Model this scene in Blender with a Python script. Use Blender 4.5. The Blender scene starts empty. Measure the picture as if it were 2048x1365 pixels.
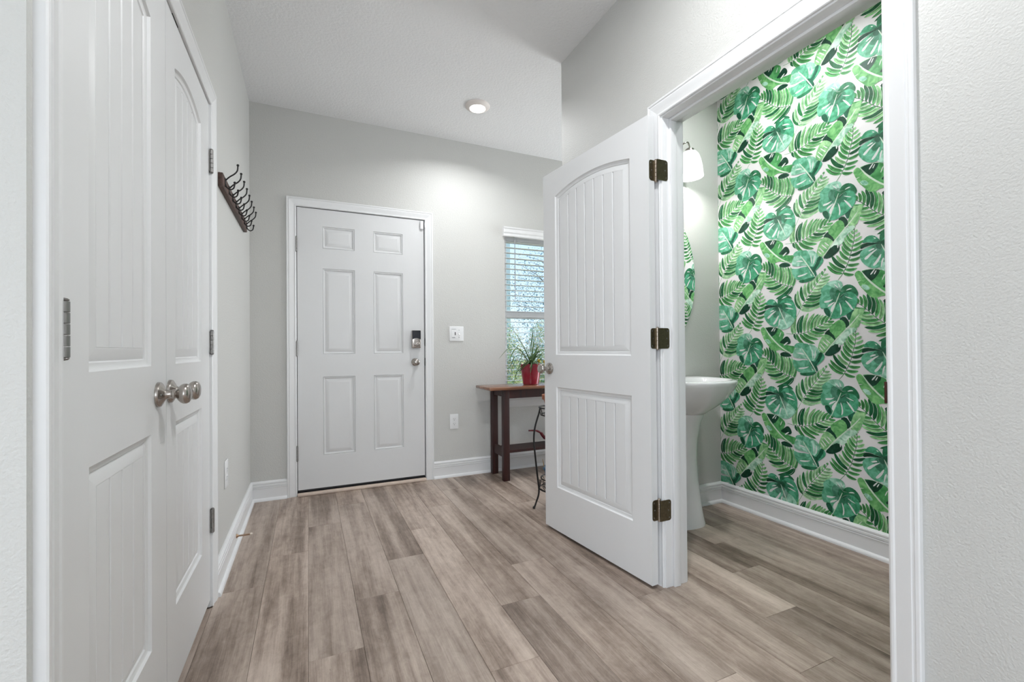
import bpy, bmesh, math, random
from mathutils import Vector, Matrix, noise as mnoise
from mathutils.geometry import tessellate_polygon

random.seed(7)
SC = bpy.context.scene
COL = SC.collection
PI = math.pi

# ------------------------------------------------------------------ main sizes (metres)
XL, XR = -0.3676, 1.401          # hall left and right wall faces
YF, YC = 3.555, 2.336            # front wall face, outside corner of the hall's right wall
H = 2.765                        # ceiling
XB, YB = 2.535, 2.187            # powder room: papered wall face, vanity wall face
YL = 0.871                       # closet wall end, facing the living room
XRB = 1.520                      # powder-room face of the hall's right wall

# ------------------------------------------------------------------ camera
cam_d = bpy.data.cameras.new('camera')
cam_d.sensor_width = 36.0
cam_d.lens = 36.0 * 897.5 / 2048.0
cam_d.shift_y = 10.44 / 2048.0
cam_d.clip_start = 0.02
cam = bpy.data.objects.new('camera', cam_d)
COL.objects.link(cam)
yaw, pit, rol = math.radians(24.3786), math.radians(0.3977), math.radians(-0.4508)
Fv = Vector((math.sin(yaw) * math.cos(pit), math.cos(yaw) * math.cos(pit), math.sin(pit)))
Rv = Vector((math.cos(yaw), -math.sin(yaw), 0))
Uv = Rv.cross(Fv)
R2 = Rv * math.cos(rol) + Uv * math.sin(rol)
U2 = Uv * math.cos(rol) - Rv * math.sin(rol)
M = Matrix((R2, U2, -Fv)).transposed().to_4x4()
M.translation = (0, 0, 1.0358)
cam.matrix_world = M
SC.camera = cam

# ------------------------------------------------------------------ world (bright pale sky)
world = bpy.data.worlds.new('sky')
SC.world = world
world.use_nodes = True
wn = world.node_tree
wn.nodes.clear()
w_out = wn.nodes.new('ShaderNodeOutputWorld')
w_bg = wn.nodes.new('ShaderNodeBackground')
w_tc = wn.nodes.new('ShaderNodeTexCoord')
w_sep = wn.nodes.new('ShaderNodeSeparateXYZ')
w_ramp = wn.nodes.new('ShaderNodeValToRGB')
w_ramp.color_ramp.elements[0].position = 0.0
w_ramp.color_ramp.elements[0].color = (0.66, 0.80, 0.92, 1)
w_ramp.color_ramp.elements[1].position = 0.6
w_ramp.color_ramp.elements[1].color = (0.27, 0.50, 0.86, 1)
w_bg.inputs['Strength'].default_value = 1.35
wn.links.new(w_tc.outputs['Generated'], w_sep.inputs[0])
wn.links.new(w_sep.outputs['Z'], w_ramp.inputs[0])
wn.links.new(w_ramp.outputs[0], w_bg.inputs['Color'])
wn.links.new(w_bg.outputs[0], w_out.inputs[0])

# ------------------------------------------------------------------ daylight: area lamps added for unseen living room windows
def area_light(name, loc, direction, sx, sy, power, color=(1, 1, 1), spread=180):
    d = bpy.data.lights.new(name, 'AREA')
    d.shape = 'RECTANGLE'
    d.size, d.size_y = sx, sy
    d.energy = power
    d.color = color
    d.spread = math.radians(spread)
    o = bpy.data.objects.new(name, d)
    COL.objects.link(o)
    o.location = loc
    o.rotation_euler = Vector(direction).to_track_quat('-Z', 'Y').to_euler()
    return o
sun_d = bpy.data.lights.new('sun', 'SUN')
sun_d.energy = 2.6
sun_d.angle = math.radians(1.0)
sun_d.color = (1.0, 0.95, 0.86)
sun = bpy.data.objects.new('sun', sun_d)
COL.objects.link(sun)
sun.rotation_euler = Vector((-0.8, 0.15, -1.0)).to_track_quat('-Z', 'Y').to_euler()
area_light('added_back_daylight', (-0.9, -3.42, 1.35), (0, 1, 0), 3.4, 2.0, 54.0, (0.92, 0.965, 1.0))  # area lamp added behind the camera, standing in for window daylight
area_light('added_side_daylight', (-3.42, -1.2, 1.35), (1, 0, 0), 2.6, 2.0, 24.0, (0.92, 0.965, 1.0))  # area lamp added out of view on the left, brightens the right wall
area_light('daylight_alcove_window', (4.30, 2.95, 1.40), (-1, 0, 0), 1.0, 1.7, 46.0, (0.92, 0.965, 1.0))

# ------------------------------------------------------------------ exposure
vs = SC.view_settings
vs.view_transform = 'Standard'
vs.look = 'None'
vs.gamma = 1.0
vs.use_curve_mapping = False
vs.exposure = 0.34
SC.cycles.use_denoising = True
SC.cycles.max_bounces = 7
SC.cycles.diffuse_bounces = 3
SC.cycles.use_adaptive_sampling = True
SC.cycles.adaptive_threshold = 0.10
SC.cycles.adaptive_min_samples = 16
SC.cycles.caustics_reflective = False
SC.cycles.caustics_refractive = False
SC.cycles.sample_clamp_indirect = 6.0

# ================================================================== helpers
class MB:
    """collects vertices and faces of one mesh"""
    def __init__(self):
        self.v, self.f, self.c = [], [], []
    def add(self, verts, faces, mtx=None):
        n = len(self.v)
        self.v += [tuple(mtx @ Vector(p)) if mtx is not None else tuple(p) for p in verts]
        self.f += [tuple(i + n for i in f) for f in faces]
        return self
    def box(self, a, b, mtx=None, bevel=0.0, seg=2):
        x0, y0, z0 = (min(a[i], b[i]) for i in range(3))
        x1, y1, z1 = (max(a[i], b[i]) for i in range(3))
        vs_ = [(x0, y0, z0), (x1, y0, z0), (x1, y1, z0), (x0, y1, z0), (x0, y0, z1), (x1, y0, z1), (x1, y1, z1), (x0, y1, z1)]
        fs = [(0, 3, 2, 1), (4, 5, 6, 7), (0, 1, 5, 4), (1, 2, 6, 5), (2, 3, 7, 6), (3, 0, 4, 7)]
        if bevel <= 0:
            return self.add(vs_, fs, mtx)
        bm = bmesh.new()
        bv = [bm.verts.new(p) for p in vs_]
        for f in fs:
            bm.faces.new([bv[i] for i in f])
        bmesh.ops.bevel(bm, geom=bm.edges[:], offset=bevel, segments=seg, affect='EDGES', profile=0.5)
        bm.verts.index_update()
        self.add([v.co[:] for v in bm.verts], [[v.index for v in f.verts] for f in bm.faces], mtx)
        bm.free()
        return self
    def prism(self, poly, axis_vec, mtx=None):
        """3D polygon swept by a vector"""
        n = len(poly)
        a = [Vector(p) for p in poly]
        b = [p + Vector(axis_vec) for p in a]
        fs = [tuple(range(n))[::-1], tuple(range(n, 2 * n))] + [(i, (i + 1) % n, n + (i + 1) % n, n + i) for i in range(n)]
        return self.add(a + b, fs, mtx)
    def lathe(self, prof, mtx=None, n=32, sx=1.0, sy=1.0):
        """profile of (radius, height) about local z"""
        vs_, fs = [], []
        for r, h in prof:
            for i in range(n):
                t = 2 * PI * i / n
                vs_.append((r * math.cos(t) * sx, r * math.sin(t) * sy, h))
        for k in range(len(prof) - 1):
            for i in range(n):
                j = (i + 1) % n
                fs.append((k * n + i, k * n + j, (k + 1) * n + j, (k + 1) * n + i))
        if prof[0][0] > 1e-6:
            fs.append(tuple(range(n))[::-1])
        if prof[-1][0] > 1e-6:
            fs.append(tuple((len(prof) - 1) * n + i for i in range(n)))
        return self.add(vs_, fs, mtx)
    def tube(self, pts, r, n=10, mtx=None, closed=False):
        pts = [Vector(p) for p in pts]
        m = len(pts)
        rr = r if isinstance(r, (list, tuple)) else [r] * m
        tang = []
        for i in range(m):
            a = pts[(i - 1) % m] if (closed or i > 0) else pts[0]
            b = pts[(i + 1) % m] if (closed or i < m - 1) else pts[-1]
            tang.append((b - a).normalized())
        ref = Vector((0, 0, 1))
        if abs(tang[0].dot(ref)) > 0.9:
            ref = Vector((1, 0, 0))
        nrm = tang[0].cross(ref).normalized()
        vs_, fs = [], []
        for i in range(m):
            nrm = (nrm - tang[i] * nrm.dot(tang[i])).normalized()
            bi = tang[i].cross(nrm)
            for k in range(n):
                t = 2 * PI * k / n
                vs_.append(pts[i] + (nrm * math.cos(t) + bi * math.sin(t)) * rr[i])
        for i in range(m if closed else m - 1):
            i2 = (i + 1) % m
            for k in range(n):
                k2 = (k + 1) % n
                fs.append((i * n + k, i * n + k2, i2 * n + k2, i2 * n + k))
        if not closed:
            fs.append(tuple(range(n))[::-1])
            fs.append(tuple((m - 1) * n + k for k in range(n)))
        return self.add(vs_, fs, mtx)
    def loft(self, rings, mtx=None, cap0=True, cap1=True):
        n = len(rings[0])
        vs_ = [p for r in rings for p in r]
        fs = []
        for k in range(len(rings) - 1):
            for i in range(n):
                j = (i + 1) % n
                fs.append((k * n + i, k * n + j, (k + 1) * n + j, (k + 1) * n + i))
        if cap0:
            fs.append(tuple(range(n))[::-1])
        if cap1:
            fs.append(tuple((len(rings) - 1) * n + i for i in range(n)))
        return self.add(vs_, fs, mtx)
    def mesh(self, name, smooth=None):
        me = bpy.data.meshes.new(name)
        me.from_pydata(self.v, [], self.f)
        bm = bmesh.new()
        bm.from_mesh(me)
        bmesh.ops.recalc_face_normals(bm, faces=bm.faces[:])
        bm.to_mesh(me)
        bm.free()
        if smooth is not None:
            me.shade_smooth()
            me.set_sharp_from_angle(angle=math.radians(smooth))
        return me
    def build(self, name, mat, parent=None, smooth=None, mtx=None):
        return obj(name, self.mesh(name, smooth), mat, parent, mtx)

def obj(name, me, mat, parent=None, mtx=None):
    o = bpy.data.objects.new(name, me)
    if mat is not None and not me.materials:
        me.materials.append(mat)
    COL.objects.link(o)
    if parent is not None:
        o.parent = parent
    if mtx is not None:
        o.matrix_local = mtx
    return o

def tag(o, label=None, cat=None, group=None, kind=None):
    if label:
        o['label'] = label
    if cat:
        o['category'] = cat
    if group:
        o['group'] = group
    if kind:
        o['kind'] = kind
    return o

def empty(name, loc=(0, 0, 0), rz=0.0):
    o = bpy.data.objects.new(name, None)
    COL.objects.link(o)
    o.location = loc
    o.rotation_euler = (0, 0, rz)
    o.empty_display_size = 0.05
    return o

def dup(o, parent=None, mtx=None):
    c = o.copy()
    COL.objects.link(c)
    c.parent = parent
    if mtx is not None:
        c.matrix_local = mtx
    return c

def T(x=0, y=0, z=0):
    return Matrix.Translation((x, y, z))
def frame(o, ux, uy, uz):
    """matrix with origin o and column axes"""
    m = Matrix((Vector(ux), Vector(uy), Vector(uz))).transposed().to_4x4()
    m.translation = o
    return m

# ================================================================== materials
MATS = {}
def new_mat(name):
    m = bpy.data.materials.new(name)
    m.use_nodes = True
    MATS[name] = m
    nt = m.node_tree
    return m, nt, nt.nodes['Principled BSDF']

def plain(name, col, rough=0.5, metal=0.0, spec=0.5, bump=None, var=None, coat=0.0, aniso=None, emit=None):
    """procedural principled material; bump=(scale, distance, detail), var=(scale, amount)"""
    m, nt, b = new_mat(name)
    b.inputs['Base Color'].default_value = (*col, 1)
    b.inputs['Roughness'].default_value = rough
    b.inputs['Metallic'].default_value = metal
    b.inputs['Specular IOR Level'].default_value = spec
    b.inputs['Coat Weight'].default_value = coat
    if emit:
        b.inputs['Emission Color'].default_value = (*emit[0], 1)
        b.inputs['Emission Strength'].default_value = emit[1]
    geo = nt.nodes.new('ShaderNodeNewGeometry')
    if bump:
        n = nt.nodes.new('ShaderNodeTexNoise')
        n.inputs['Scale'].default_value = bump[0]
        n.inputs['Detail'].default_value = bump[2]
        bp_ = nt.nodes.new('ShaderNodeBump')
        bp_.inputs['Strength'].default_value = 1.0
        bp_.inputs['Distance'].default_value = bump[1]
        nt.links.new(geo.outputs['Position'], n.inputs['Vector'])
        nt.links.new(n.outputs['Fac'], bp_.inputs['Height'])
        nt.links.new(bp_.outputs[0], b.inputs['Normal'])
    amt = var if var else (9.0, 0.04)
    n2 = nt.nodes.new('ShaderNodeTexNoise')
    n2.inputs['Scale'].default_value = amt[0]
    n2.inputs['Detail'].default_value = 4
    mr = nt.nodes.new('ShaderNodeMapRange')
    mr.inputs['From Min'].default_value = 0.25
    mr.inputs['From Max'].default_value = 0.75
    mr.inputs['To Min'].default_value = 1 - amt[1]
    mr.inputs['To Max'].default_value = 1 + amt[1]
    mx = nt.nodes.new('ShaderNodeVectorMath')
    mx.operation = 'SCALE'
    mx.inputs[0].default_value = col
    nt.links.new(geo.outputs['Position'], n2.inputs['Vector'])
    nt.links.new(n2.outputs['Fac'], mr.inputs['Value'])
    nt.links.new(mr.outputs[0], mx.inputs['Scale'])
    nt.links.new(mx.outputs[0], b.inputs['Base Color'])
    return m

M_WALL = plain('wall_paint', (0.60, 0.595, 0.57), 0.55, bump=(170, 0.0015, 2), var=(1.3, 0.012))
M_CEIL = plain('ceiling_paint', (0.82, 0.82, 0.82), 0.8, bump=(75, 0.003, 4), var=(1.5, 0.012))
M_WHITE = plain('white_trim_paint', (0.80, 0.80, 0.80), 0.32, bump=(40, 0.0002, 2), var=(3, 0.008))
M_DOOR = plain('white_door_paint', (0.78, 0.78, 0.78), 0.38, bump=(60, 0.0002, 2), var=(3, 0.012))
M_FDOOR = plain('front_door_paint', (0.72, 0.72, 0.72), 0.42, bump=(60, 0.0002, 2), var=(4, 0.02))
M_NICKEL = plain('satin_nickel', (0.43, 0.395, 0.365), 0.22, 1.0)
M_PEWTER = plain('pewter_hinge_metal', (0.30, 0.29, 0.28), 0.42, 1.0)
M_BRONZE = plain('aged_bronze_hinge', (0.21, 0.175, 0.115), 0.42, 1.0, var=(120, 0.15))
M_BRONZE_PIN = plain('worn_hinge_pin', (0.50, 0.43, 0.36), 0.35, 1.0, var=(120, 0.1))
M_DARK = plain('dark_gap', (0.02, 0.02, 0.022), 0.7)
M_BLACKP = plain('black_gloss_plastic', (0.012, 0.014, 0.02), 0.12)
M_PLASTIC = plain('white_plastic', (0.82, 0.82, 0.82), 0.35)
M_IRON = plain('black_iron', (0.012, 0.010, 0.010), 0.45, 0.3)
M_CHROME = plain('chrome', (0.75, 0.80, 0.84), 0.08, 1.0)
M_PORC = plain('white_porcelain', (0.80, 0.80, 0.80), 0.07, coat=0.5)
M_OAK = plain('pale_threshold_wood', (0.68, 0.55, 0.46), 0.5, var=(30, 0.08))
M_RUBBER = plain('cream_rubber', (0.72, 0.64, 0.55), 0.6)
M_COPPER = plain('brass_spring', (0.45, 0.30, 0.20), 0.3, 1.0)

def wood(name, c1, c2, rough, sx=1.0, coat=0.0, axis='X'):
    m, nt, b = new_mat(name)
    geo = nt.nodes.new('ShaderNodeNewGeometry')
    mp = nt.nodes.new('ShaderNodeMapping')
    mp.inputs['Scale'].default_value = (3, 40, 40) if axis == 'X' else (40, 3, 40) if axis == 'Y' else (40, 40, 3)
    n = nt.nodes.new('ShaderNodeTexNoise')
    n.inputs['Scale'].default_value = 1.0
    n.inputs['Detail'].default_value = 5
    n.inputs['Distortion'].default_value = 0.6
    r = nt.nodes.new('ShaderNodeValToRGB')
    r.color_ramp.elements[0].position = 0.3
    r.color_ramp.elements[0].color = (*c1, 1)
    r.color_ramp.elements[1].position = 0.7
    r.color_ramp.elements[1].color = (*c2, 1)
    nt.links.new(geo.outputs['Position'], mp.inputs[0])
    nt.links.new(mp.outputs[0], n.inputs['Vector'])
    nt.links.new(n.outputs['Fac'], r.inputs[0])
    nt.links.new(r.outputs[0], b.inputs['Base Color'])
    b.inputs['Roughness'].default_value = rough
    b.inputs['Coat Weight'].default_value = coat
    b.inputs['Coat Roughness'].default_value = 0.12
    return m
M_MAHOG = wood('dark_mahogany', (0.020, 0.0045, 0.004), (0.045, 0.009, 0.007), 0.5, coat=0.0, axis='Z')
M_TOP = wood('red_brown_table_top', (0.16, 0.065, 0.035), (0.34, 0.16, 0.09), 0.25, coat=0.4, axis='X')
M_RACK = wood('dark_walnut_board', (0.035, 0.018, 0.013), (0.11, 0.055, 0.040), 0.5, axis='Y')

def plank_mat():
    """grey-brown vinyl plank: broad cloudy streaks, fine grain and small cracks, different on every plank"""
    m, nt, b = new_mat('grey_oak_vinyl_plank')
    L = nt.links.new
    geo = nt.nodes.new('ShaderNodeNewGeometry')
    oi = nt.nodes.new('ShaderNodeObjectInfo')
    off = nt.nodes.new('ShaderNodeVectorMath'); off.operation = 'SCALE'
    off.inputs[0].default_value = (37.0, 91.0, 13.0)
    L(oi.outputs['Random'], off.inputs['Scale'])
    add = nt.nodes.new('ShaderNodeVectorMath'); add.operation = 'ADD'
    L(geo.outputs['Position'], add.inputs[0]); L(off.outputs[0], add.inputs[1])
    def nz(scale, detail, dist, rough=0.55):
        mp = nt.nodes.new('ShaderNodeMapping')
        mp.inputs['Scale'].default_value = scale
        n = nt.nodes.new('ShaderNodeTexNoise')
        n.inputs['Scale'].default_value = 1.0
        n.inputs['Detail'].default_value = detail
        n.inputs['Roughness'].default_value = rough
        n.inputs['Distortion'].default_value = dist
        L(add.outputs[0], mp.inputs[0]); L(mp.outputs[0], n.inputs['Vector'])
        return n.outputs['Fac']
    broad = nz((8.0, 0.75, 1), 2, 0.7)
    mid = nz((38.0, 1.7, 1), 5, 1.0)
    fine = nz((260.0, 9.0, 1), 4, 0.4)
    patch = nz((26.0, 13.0, 1), 7, 0.4, 0.75)
    def mix(a, fa, c, fc):
        x = nt.nodes.new('ShaderNodeMath'); x.operation = 'MULTIPLY'; x.inputs[1].default_value = fa; L(a, x.inputs[0])
        y = nt.nodes.new('ShaderNodeMath'); y.operation = 'MULTIPLY_ADD'; y.inputs[1].default_value = fc
        L(c, y.inputs[0]); L(x.outputs[0], y.inputs[2])
        return y.outputs[0]
    s = mix(broad, 0.50, mid, 0.22)
    t = mix(s, 1.0, patch, 0.26)
    u = mix(t, 1.0, fine, 0.15)
    r = nt.nodes.new('ShaderNodeValToRGB')
    e = r.color_ramp.elements
    e[0].position = 0.42; e[0].color = (0.140, 0.100, 0.076, 1)
    e[1].position = 0.73; e[1].color = (0.58, 0.482, 0.410, 1)
    k = e.new(0.52); k.color = (0.285, 0.217, 0.175, 1)
    k = e.new(0.61); k.color = (0.425, 0.340, 0.283, 1)
    L(u, r.inputs[0])
    # small dark cracks
    mp = nt.nodes.new('ShaderNodeMapping'); mp.inputs['Scale'].default_value = (75, 26, 1)
    vo = nt.nodes.new('ShaderNodeTexNoise'); vo.inputs['Scale'].default_value = 1.0; vo.inputs['Detail'].default_value = 3; vo.inputs['Distortion'].default_value = 2.5
    L(add.outputs[0], mp.inputs[0]); L(mp.outputs[0], vo.inputs['Vector'])
    cr = nt.nodes.new('ShaderNodeMapRange'); cr.inputs['From Min'].default_value = 0.66; cr.inputs['From Max'].default_value = 0.78
    cr.inputs['To Min'].default_value = 1.0; cr.inputs['To Max'].default_value = 0.72
    L(vo.outputs['Fac'], cr.inputs['Value'])
    tone = nt.nodes.new('ShaderNodeMapRange')
    tone.inputs['To Min'].default_value = 0.84; tone.inputs['To Max'].default_value = 1.14
    L(oi.outputs['Random'], tone.inputs['Value'])
    mm = nt.nodes.new('ShaderNodeMath'); mm.operation = 'MULTIPLY'
    L(cr.outputs[0], mm.inputs[0]); L(tone.outputs[0], mm.inputs[1])
    sc = nt.nodes.new('ShaderNodeVectorMath'); sc.operation = 'SCALE'
    L(r.outputs[0], sc.inputs[0]); L(mm.outputs[0], sc.inputs['Scale'])
    L(sc.outputs[0], b.inputs['Base Color'])
    b.inputs['Roughness'].default_value = 0.42
    b.inputs['Specular IOR Level'].default_value = 0.45
    bp_ = nt.nodes.new('ShaderNodeBump'); bp_.inputs['Distance'].default_value = 0.0006; bp_.inputs['Strength'].default_value = 0.8
    hs = mix(fine, 0.7, patch, 0.6)
    L(hs, bp_.inputs['Height']); L(bp_.outputs[0], b.inputs['Normal'])
    return m
M_PLANK = plank_mat()

def glass_mat():
    m, nt, b = new_mat('window_glass')
    nt.nodes.remove(b)
    out = nt.nodes['Material Output']
    tr = nt.nodes.new('ShaderNodeBsdfTransparent'); tr.inputs[0].default_value = (0.94, 0.97, 0.98, 1)
    gl = nt.nodes.new('ShaderNodeBsdfGlossy'); gl.inputs['Roughness'].default_value = 0.02
    fr = nt.nodes.new('ShaderNodeFresnel'); fr.inputs['IOR'].default_value = 1.45
    mx = nt.nodes.new('ShaderNodeMixShader')
    nt.links.new(fr.outputs[0], mx.inputs[0]); nt.links.new(tr.outputs[0], mx.inputs[1]); nt.links.new(gl.outputs[0], mx.inputs[2])
    nt.links.new(mx.outputs[0], out.inputs[0])
    return m
M_GLASS = glass_mat()

# ================================================================== the setting: floor, ceiling, walls
def structure(name, mb, mat, label, cat, smooth=None):
    o = mb.build(name, mat, None, smooth)
    return tag(o, label, cat, kind='structure')

floor = structure('floor', MB().box((-3.6, -3.6, -0.12), (4.5, YF + 0.16, -0.006)), M_PLANK, 'grey-brown wood-look plank floor running to the front door', 'floor')
structure('ceiling', MB().box((-3.6, -3.6, H), (4.5, YF + 0.16, H + 0.12)), M_CEIL, 'pale textured ceiling above the entry hall', 'ceiling')

# planks: rows of 0.1775 m, joints measured in the hall
PW, PLN, X0 = 0.1775, 1.25, -0.005
JOINT = {-4: 1.7, -3: 2.0, -2: 2.27, -1: 2.56, 0: 2.90, 1: 3.22, 2: 2.276, 3: 2.60, 4: 2.93, 5: 1.976, 6: 2.267, 7: 2.745, 8: 2.18, 9: 2.424, 10: 1.47, 11: 1.724, 12: 1.89, 13: 2.25, 14: 2.51, 15: 1.6, 16: 2.0}
prng = random.Random(3)
for i in range(-4, 17):
    xa, xb = X0 + PW * i, X0 + PW * (i + 1)
    y = JOINT[i] - PLN * 4
    while y < YF + 0.1:
        ya, yb = max(y, -0.9), min(y + PLN, YF + 0.02)
        if i <= -3:
            ya, yb = ya, min(yb, YL - 0.0)
        if i == -3 or i == -2 and xa < XL - 0.02:
            pass
        if yb - ya > 0.03:
            xa2, xb2 = xa, min(xb, 2.98)
            if i == -2 and ya > YL:
                xa2 = max(xa, XL - 0.03)
            g = 0.0004
            mb = MB()
            b_ = 0.0009
            # box with a small chamfer round the top face
            x0, x1, y0, y1 = xa2 + g, xb2 - g, ya + g, yb - g
            lo = [(x0, y0, -0.006), (x1, y0, -0.006), (x1, y1, -0.006), (x0, y1, -0.006)]
            md = [(x0, y0, -b_), (x1, y0, -b_), (x1, y1, -b_), (x0, y1, -b_)]
            hi = [(x0 + b_, y0 + b_, 0), (x1 - b_, y0 + b_, 0), (x1 - b_, y1 - b_, 0), (x0 + b_, y1 - b_, 0)]
            mb.loft([lo, md, hi])
            mb.build('floor_plank', M_PLANK, floor)
        y += PLN

def wall(name, boxes, label):
    mb = MB()
    for a, b in boxes:
        mb.box(a, b)
    return structure(name, mb, M_WALL, label, 'wall')

CY0, CY1 = 0.957, 2.172          # closet opening
wall('wall_left', [((XL - 0.12, YL, 0), (XL, CY0 - 0.02, H)), ((XL - 0.12, CY1 + 0.02, 0), (XL, YF, H)),
                   ((XL - 0.12, CY0 - 0.02, 2.07), (XL, CY1 + 0.02, H))], 'light grey textured wall with the closet doors and coat rack')
wall('wall_closet_end', [((-3.5, YL, 0), (XL - 0.12, YL + 0.12, H))], 'grey textured wall end at the left edge of the photo')
wall('wall_closet_back', [((XL - 0.75, YL + 0.12, 0), (XL - 0.7, YF, H))], 'closet back wall behind the white double doors')
BY0, BY1, BZ = 0.678, 1.497, 2.040   # powder room opening between jambs
wall('wall_right', [((XR, -3.5, 0), (XRB, BY0 - 0.018, H)), ((XR, BY1 + 0.018, 0), (XRB, YC, H)),
                    ((XR, BY0 - 0.018, BZ + 0.018), (XRB, BY1 + 0.018, H))], 'light grey textured wall round the powder room doorway')
DX0, DX1, DZ = -0.0729, 0.8411, 2.070   # front door slab
WX0, WX1, WZ0, WZ1 = 1.548, 2.46, 0.62, 2.03
RX0, RX1 = DX0 - 0.022, DX1 + 0.022
wall('wall_front', [((XL - 0.12, YF, 0), (RX0, YF + 0.15, H)), ((RX0, YF, DZ + 0.022), (RX1, YF + 0.15, H)),
                    ((RX1, YF, 0), (WX0, YF + 0.15, H)), ((WX0, YF, 0), (WX1, YF + 0.15, WZ0)), ((WX0, YF, WZ1), (WX1, YF + 0.15, H)),
                    ((WX1, YF, 0), (4.5, YF + 0.15, H))], 'light grey wall with the front door and the blind-covered window')
wall('wall_alcove', [((XRB, YB, 0), (4.5, YC, H))], 'grey textured wall behind the pedestal sink with the oval mirror')
wall('wall_alcove_side', [((4.38, YC, 0), (4.5, YF, 0.5)), ((4.38, YC, 2.3), (4.5, YF, H)), ((4.38, YC, 0.5), (4.5, YC + 0.08, 2.3)), ((4.38, YF - 0.08, 0.5), (4.5, YF, 2.3))], 'grey wall with a side window at the far end of the alcove')
wall_paper = wall('wall_powder_room', [((XB, -0.35, 0), (XB + 0.12, YB, H))], 'powder room wall covered in green tropical leaf wallpaper')
wall('wall_powder_back', [((XRB, -0.45, 0), (XB + 0.12, -0.35, H))], 'powder room wall out of sight behind the door frame')
wall('wall_living_back', [((-3.6, -3.6, 0), (-2.6, -3.5, H)), ((0.8, -3.6, 0), (XRB, -3.5, H)), ((-2.6, -3.6, 0), (0.8, -3.5, 0.35)), ((-2.6, -3.6, 2.35), (0.8, -3.5, H))], 'living room wall with a wide window behind the camera')
wall('wall_living_side', [((-3.6, -3.5, 0), (-3.5, -2.5, H)), ((-3.6, 0.1, 0), (-3.5, YL + 0.12, H)), ((-3.6, -2.5, 0), (-3.5, 0.1, 0.35)), ((-3.6, -2.5, 2.35), (-3.5, 0.1, H))], 'living room side wall with a window out of sight')

# ------------------------------------------------------------------ mouldings
CASE = [(0, 0), (0, .008), (.003, .0105), (.008, .0105), (.012, .0085), (.015, .0092), (.030, .0122), (.041, .0155), (.047, .0165), (.049, .0140), (.053, .0140), (.056, .017), (.0625, .017), (.065, .0145), (.065, 0)]
def casing_set(name, label, O, U, Wn, u0, u1, zt, w, legs=(True, True), z0=0.0):
    """mitred door casing: two legs and a head, on a wall through O with horizontal U and outward normal Wn"""
    root = empty(name, O)
    tag(root, label, 'door casing', kind='structure')
    U, Wn = Vector(U), Vector(Wn)
    k = w / 0.065
    prof = [(a * k, b_) for a, b_ in CASE]
    def P(u, z, b_):
        return U * u + Wn * b_ + Vector((0, 0, z))
    n = len(prof)
    def piece(nm, A, B):
        mb = MB()
        fs = [(i, (i + 1) % n, n + (i + 1) % n, n + i) for i in range(n)] + [tuple(range(n)), tuple(range(n, 2 * n))]
        mb.add([P(*p) for p in A] + [P(*p) for p in B], fs)
        mb.build(nm, M_WHITE, root, smooth=25)
    if legs[0]:
        piece('casing_leg', [(u0 - a, z0, b_) for a, b_ in prof], [(u0 - a, zt + a, b_) for a, b_ in prof])
    if legs[1]:
        piece('casing_leg', [(u1 + a, z0, b_) for a, b_ in prof], [(u1 + a, zt + a, b_) for a, b_ in prof])
    piece('casing_head', [(u0 - a, zt + a, b_) for a, b_ in prof], [(u1 + a, zt + a, b_) for a, b_ in prof])
    return root

casing_set('trim_1', 'white moulded casing round the closet double doors', (XL, 0, 0), (0, 1, 0), (1, 0, 0), CY0 - 0.004, CY1 + 0.004, 2.050, 0.066)
casing_set('trim_2', 'white moulded casing round the front door', (0, YF, 0), (1, 0, 0), (0, -1, 0), DX0 - 0.007, DX1 + 0.009, DZ + 0.006, 0.062)
t3 = casing_set('trim_3', 'white moulded casing and jamb round the powder room doorway', (XR, 0, 0), (0, 1, 0), (-1, 0, 0), BY0 - 0.006, BY1 + 0.006, BZ + 0.006, 0.068)
casing_set('trim_4', 'white casing on the powder room side of the doorway', (XRB, 0, 0), (0, 1, 0), (1, 0, 0), BY0 - 0.006, BY1 + 0.006, BZ + 0.006, 0.068)
# powder room jambs and stops (children of its casing, in its local frame: origin XR)
def jamb_local(a, b):
    return (a[0] - XR, a[1], a[2]), (b[0] - XR, b[1], b[2])
MB().box(*jamb_local((XR, BY1, 0), (XRB, BY1 + 0.018, BZ + 0.018)), bevel=0.0012).build('jamb', M_WHITE, t3, smooth=30)
MB().box(*jamb_local((XR, BY0 - 0.018, 0), (XRB, BY0, BZ + 0.018)), bevel=0.0012).build('jamb', M_WHITE, t3, smooth=30)
MB().box(*jamb_local((XR, BY0, BZ), (XRB, BY1, BZ + 0.018)), bevel=0.0012).build('head_jamb', M_WHITE, t3, smooth=30)
MB().box(*jamb_local((XR + 0.038, BY1 - 0.011, 0), (XR + 0.073, BY1, BZ)), bevel=0.002).build('door_stop_strip', M_WHITE, t3, smooth=30)
MB().box(*jamb_local((XR + 0.038, BY0, 0), (XR + 0.073, BY0 + 0.011, BZ)), bevel=0.002).build('door_stop_strip', M_WHITE, t3, smooth=30)
MB().box(*jamb_local((XR + 0.038, BY0 + 0.011, BZ - 0.011), (XR + 0.073, BY1 - 0.011, BZ)), bevel=0.002).build('door_stop_strip', M_WHITE, t3, smooth=30)
# strike plate with its curled lip on the near jamb
mb = MB().box((0.001, BY0, 0.885), (0.032, BY0 + 0.0015, 0.942))
mb.box((-0.0045, BY0 - 0.002, 0.884), (0.001, BY0 + 0.0035, 0.942), bevel=0.0015)
M_STRIKE = plain('reddish_bronze', (0.075, 0.028, 0.020), 0.4, 0.6)
sp = mb.build('strike_plate', M_STRIKE, t3, smooth=40)
sp['label'] = 'bronze strike plate lip on the near jamb'
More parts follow.
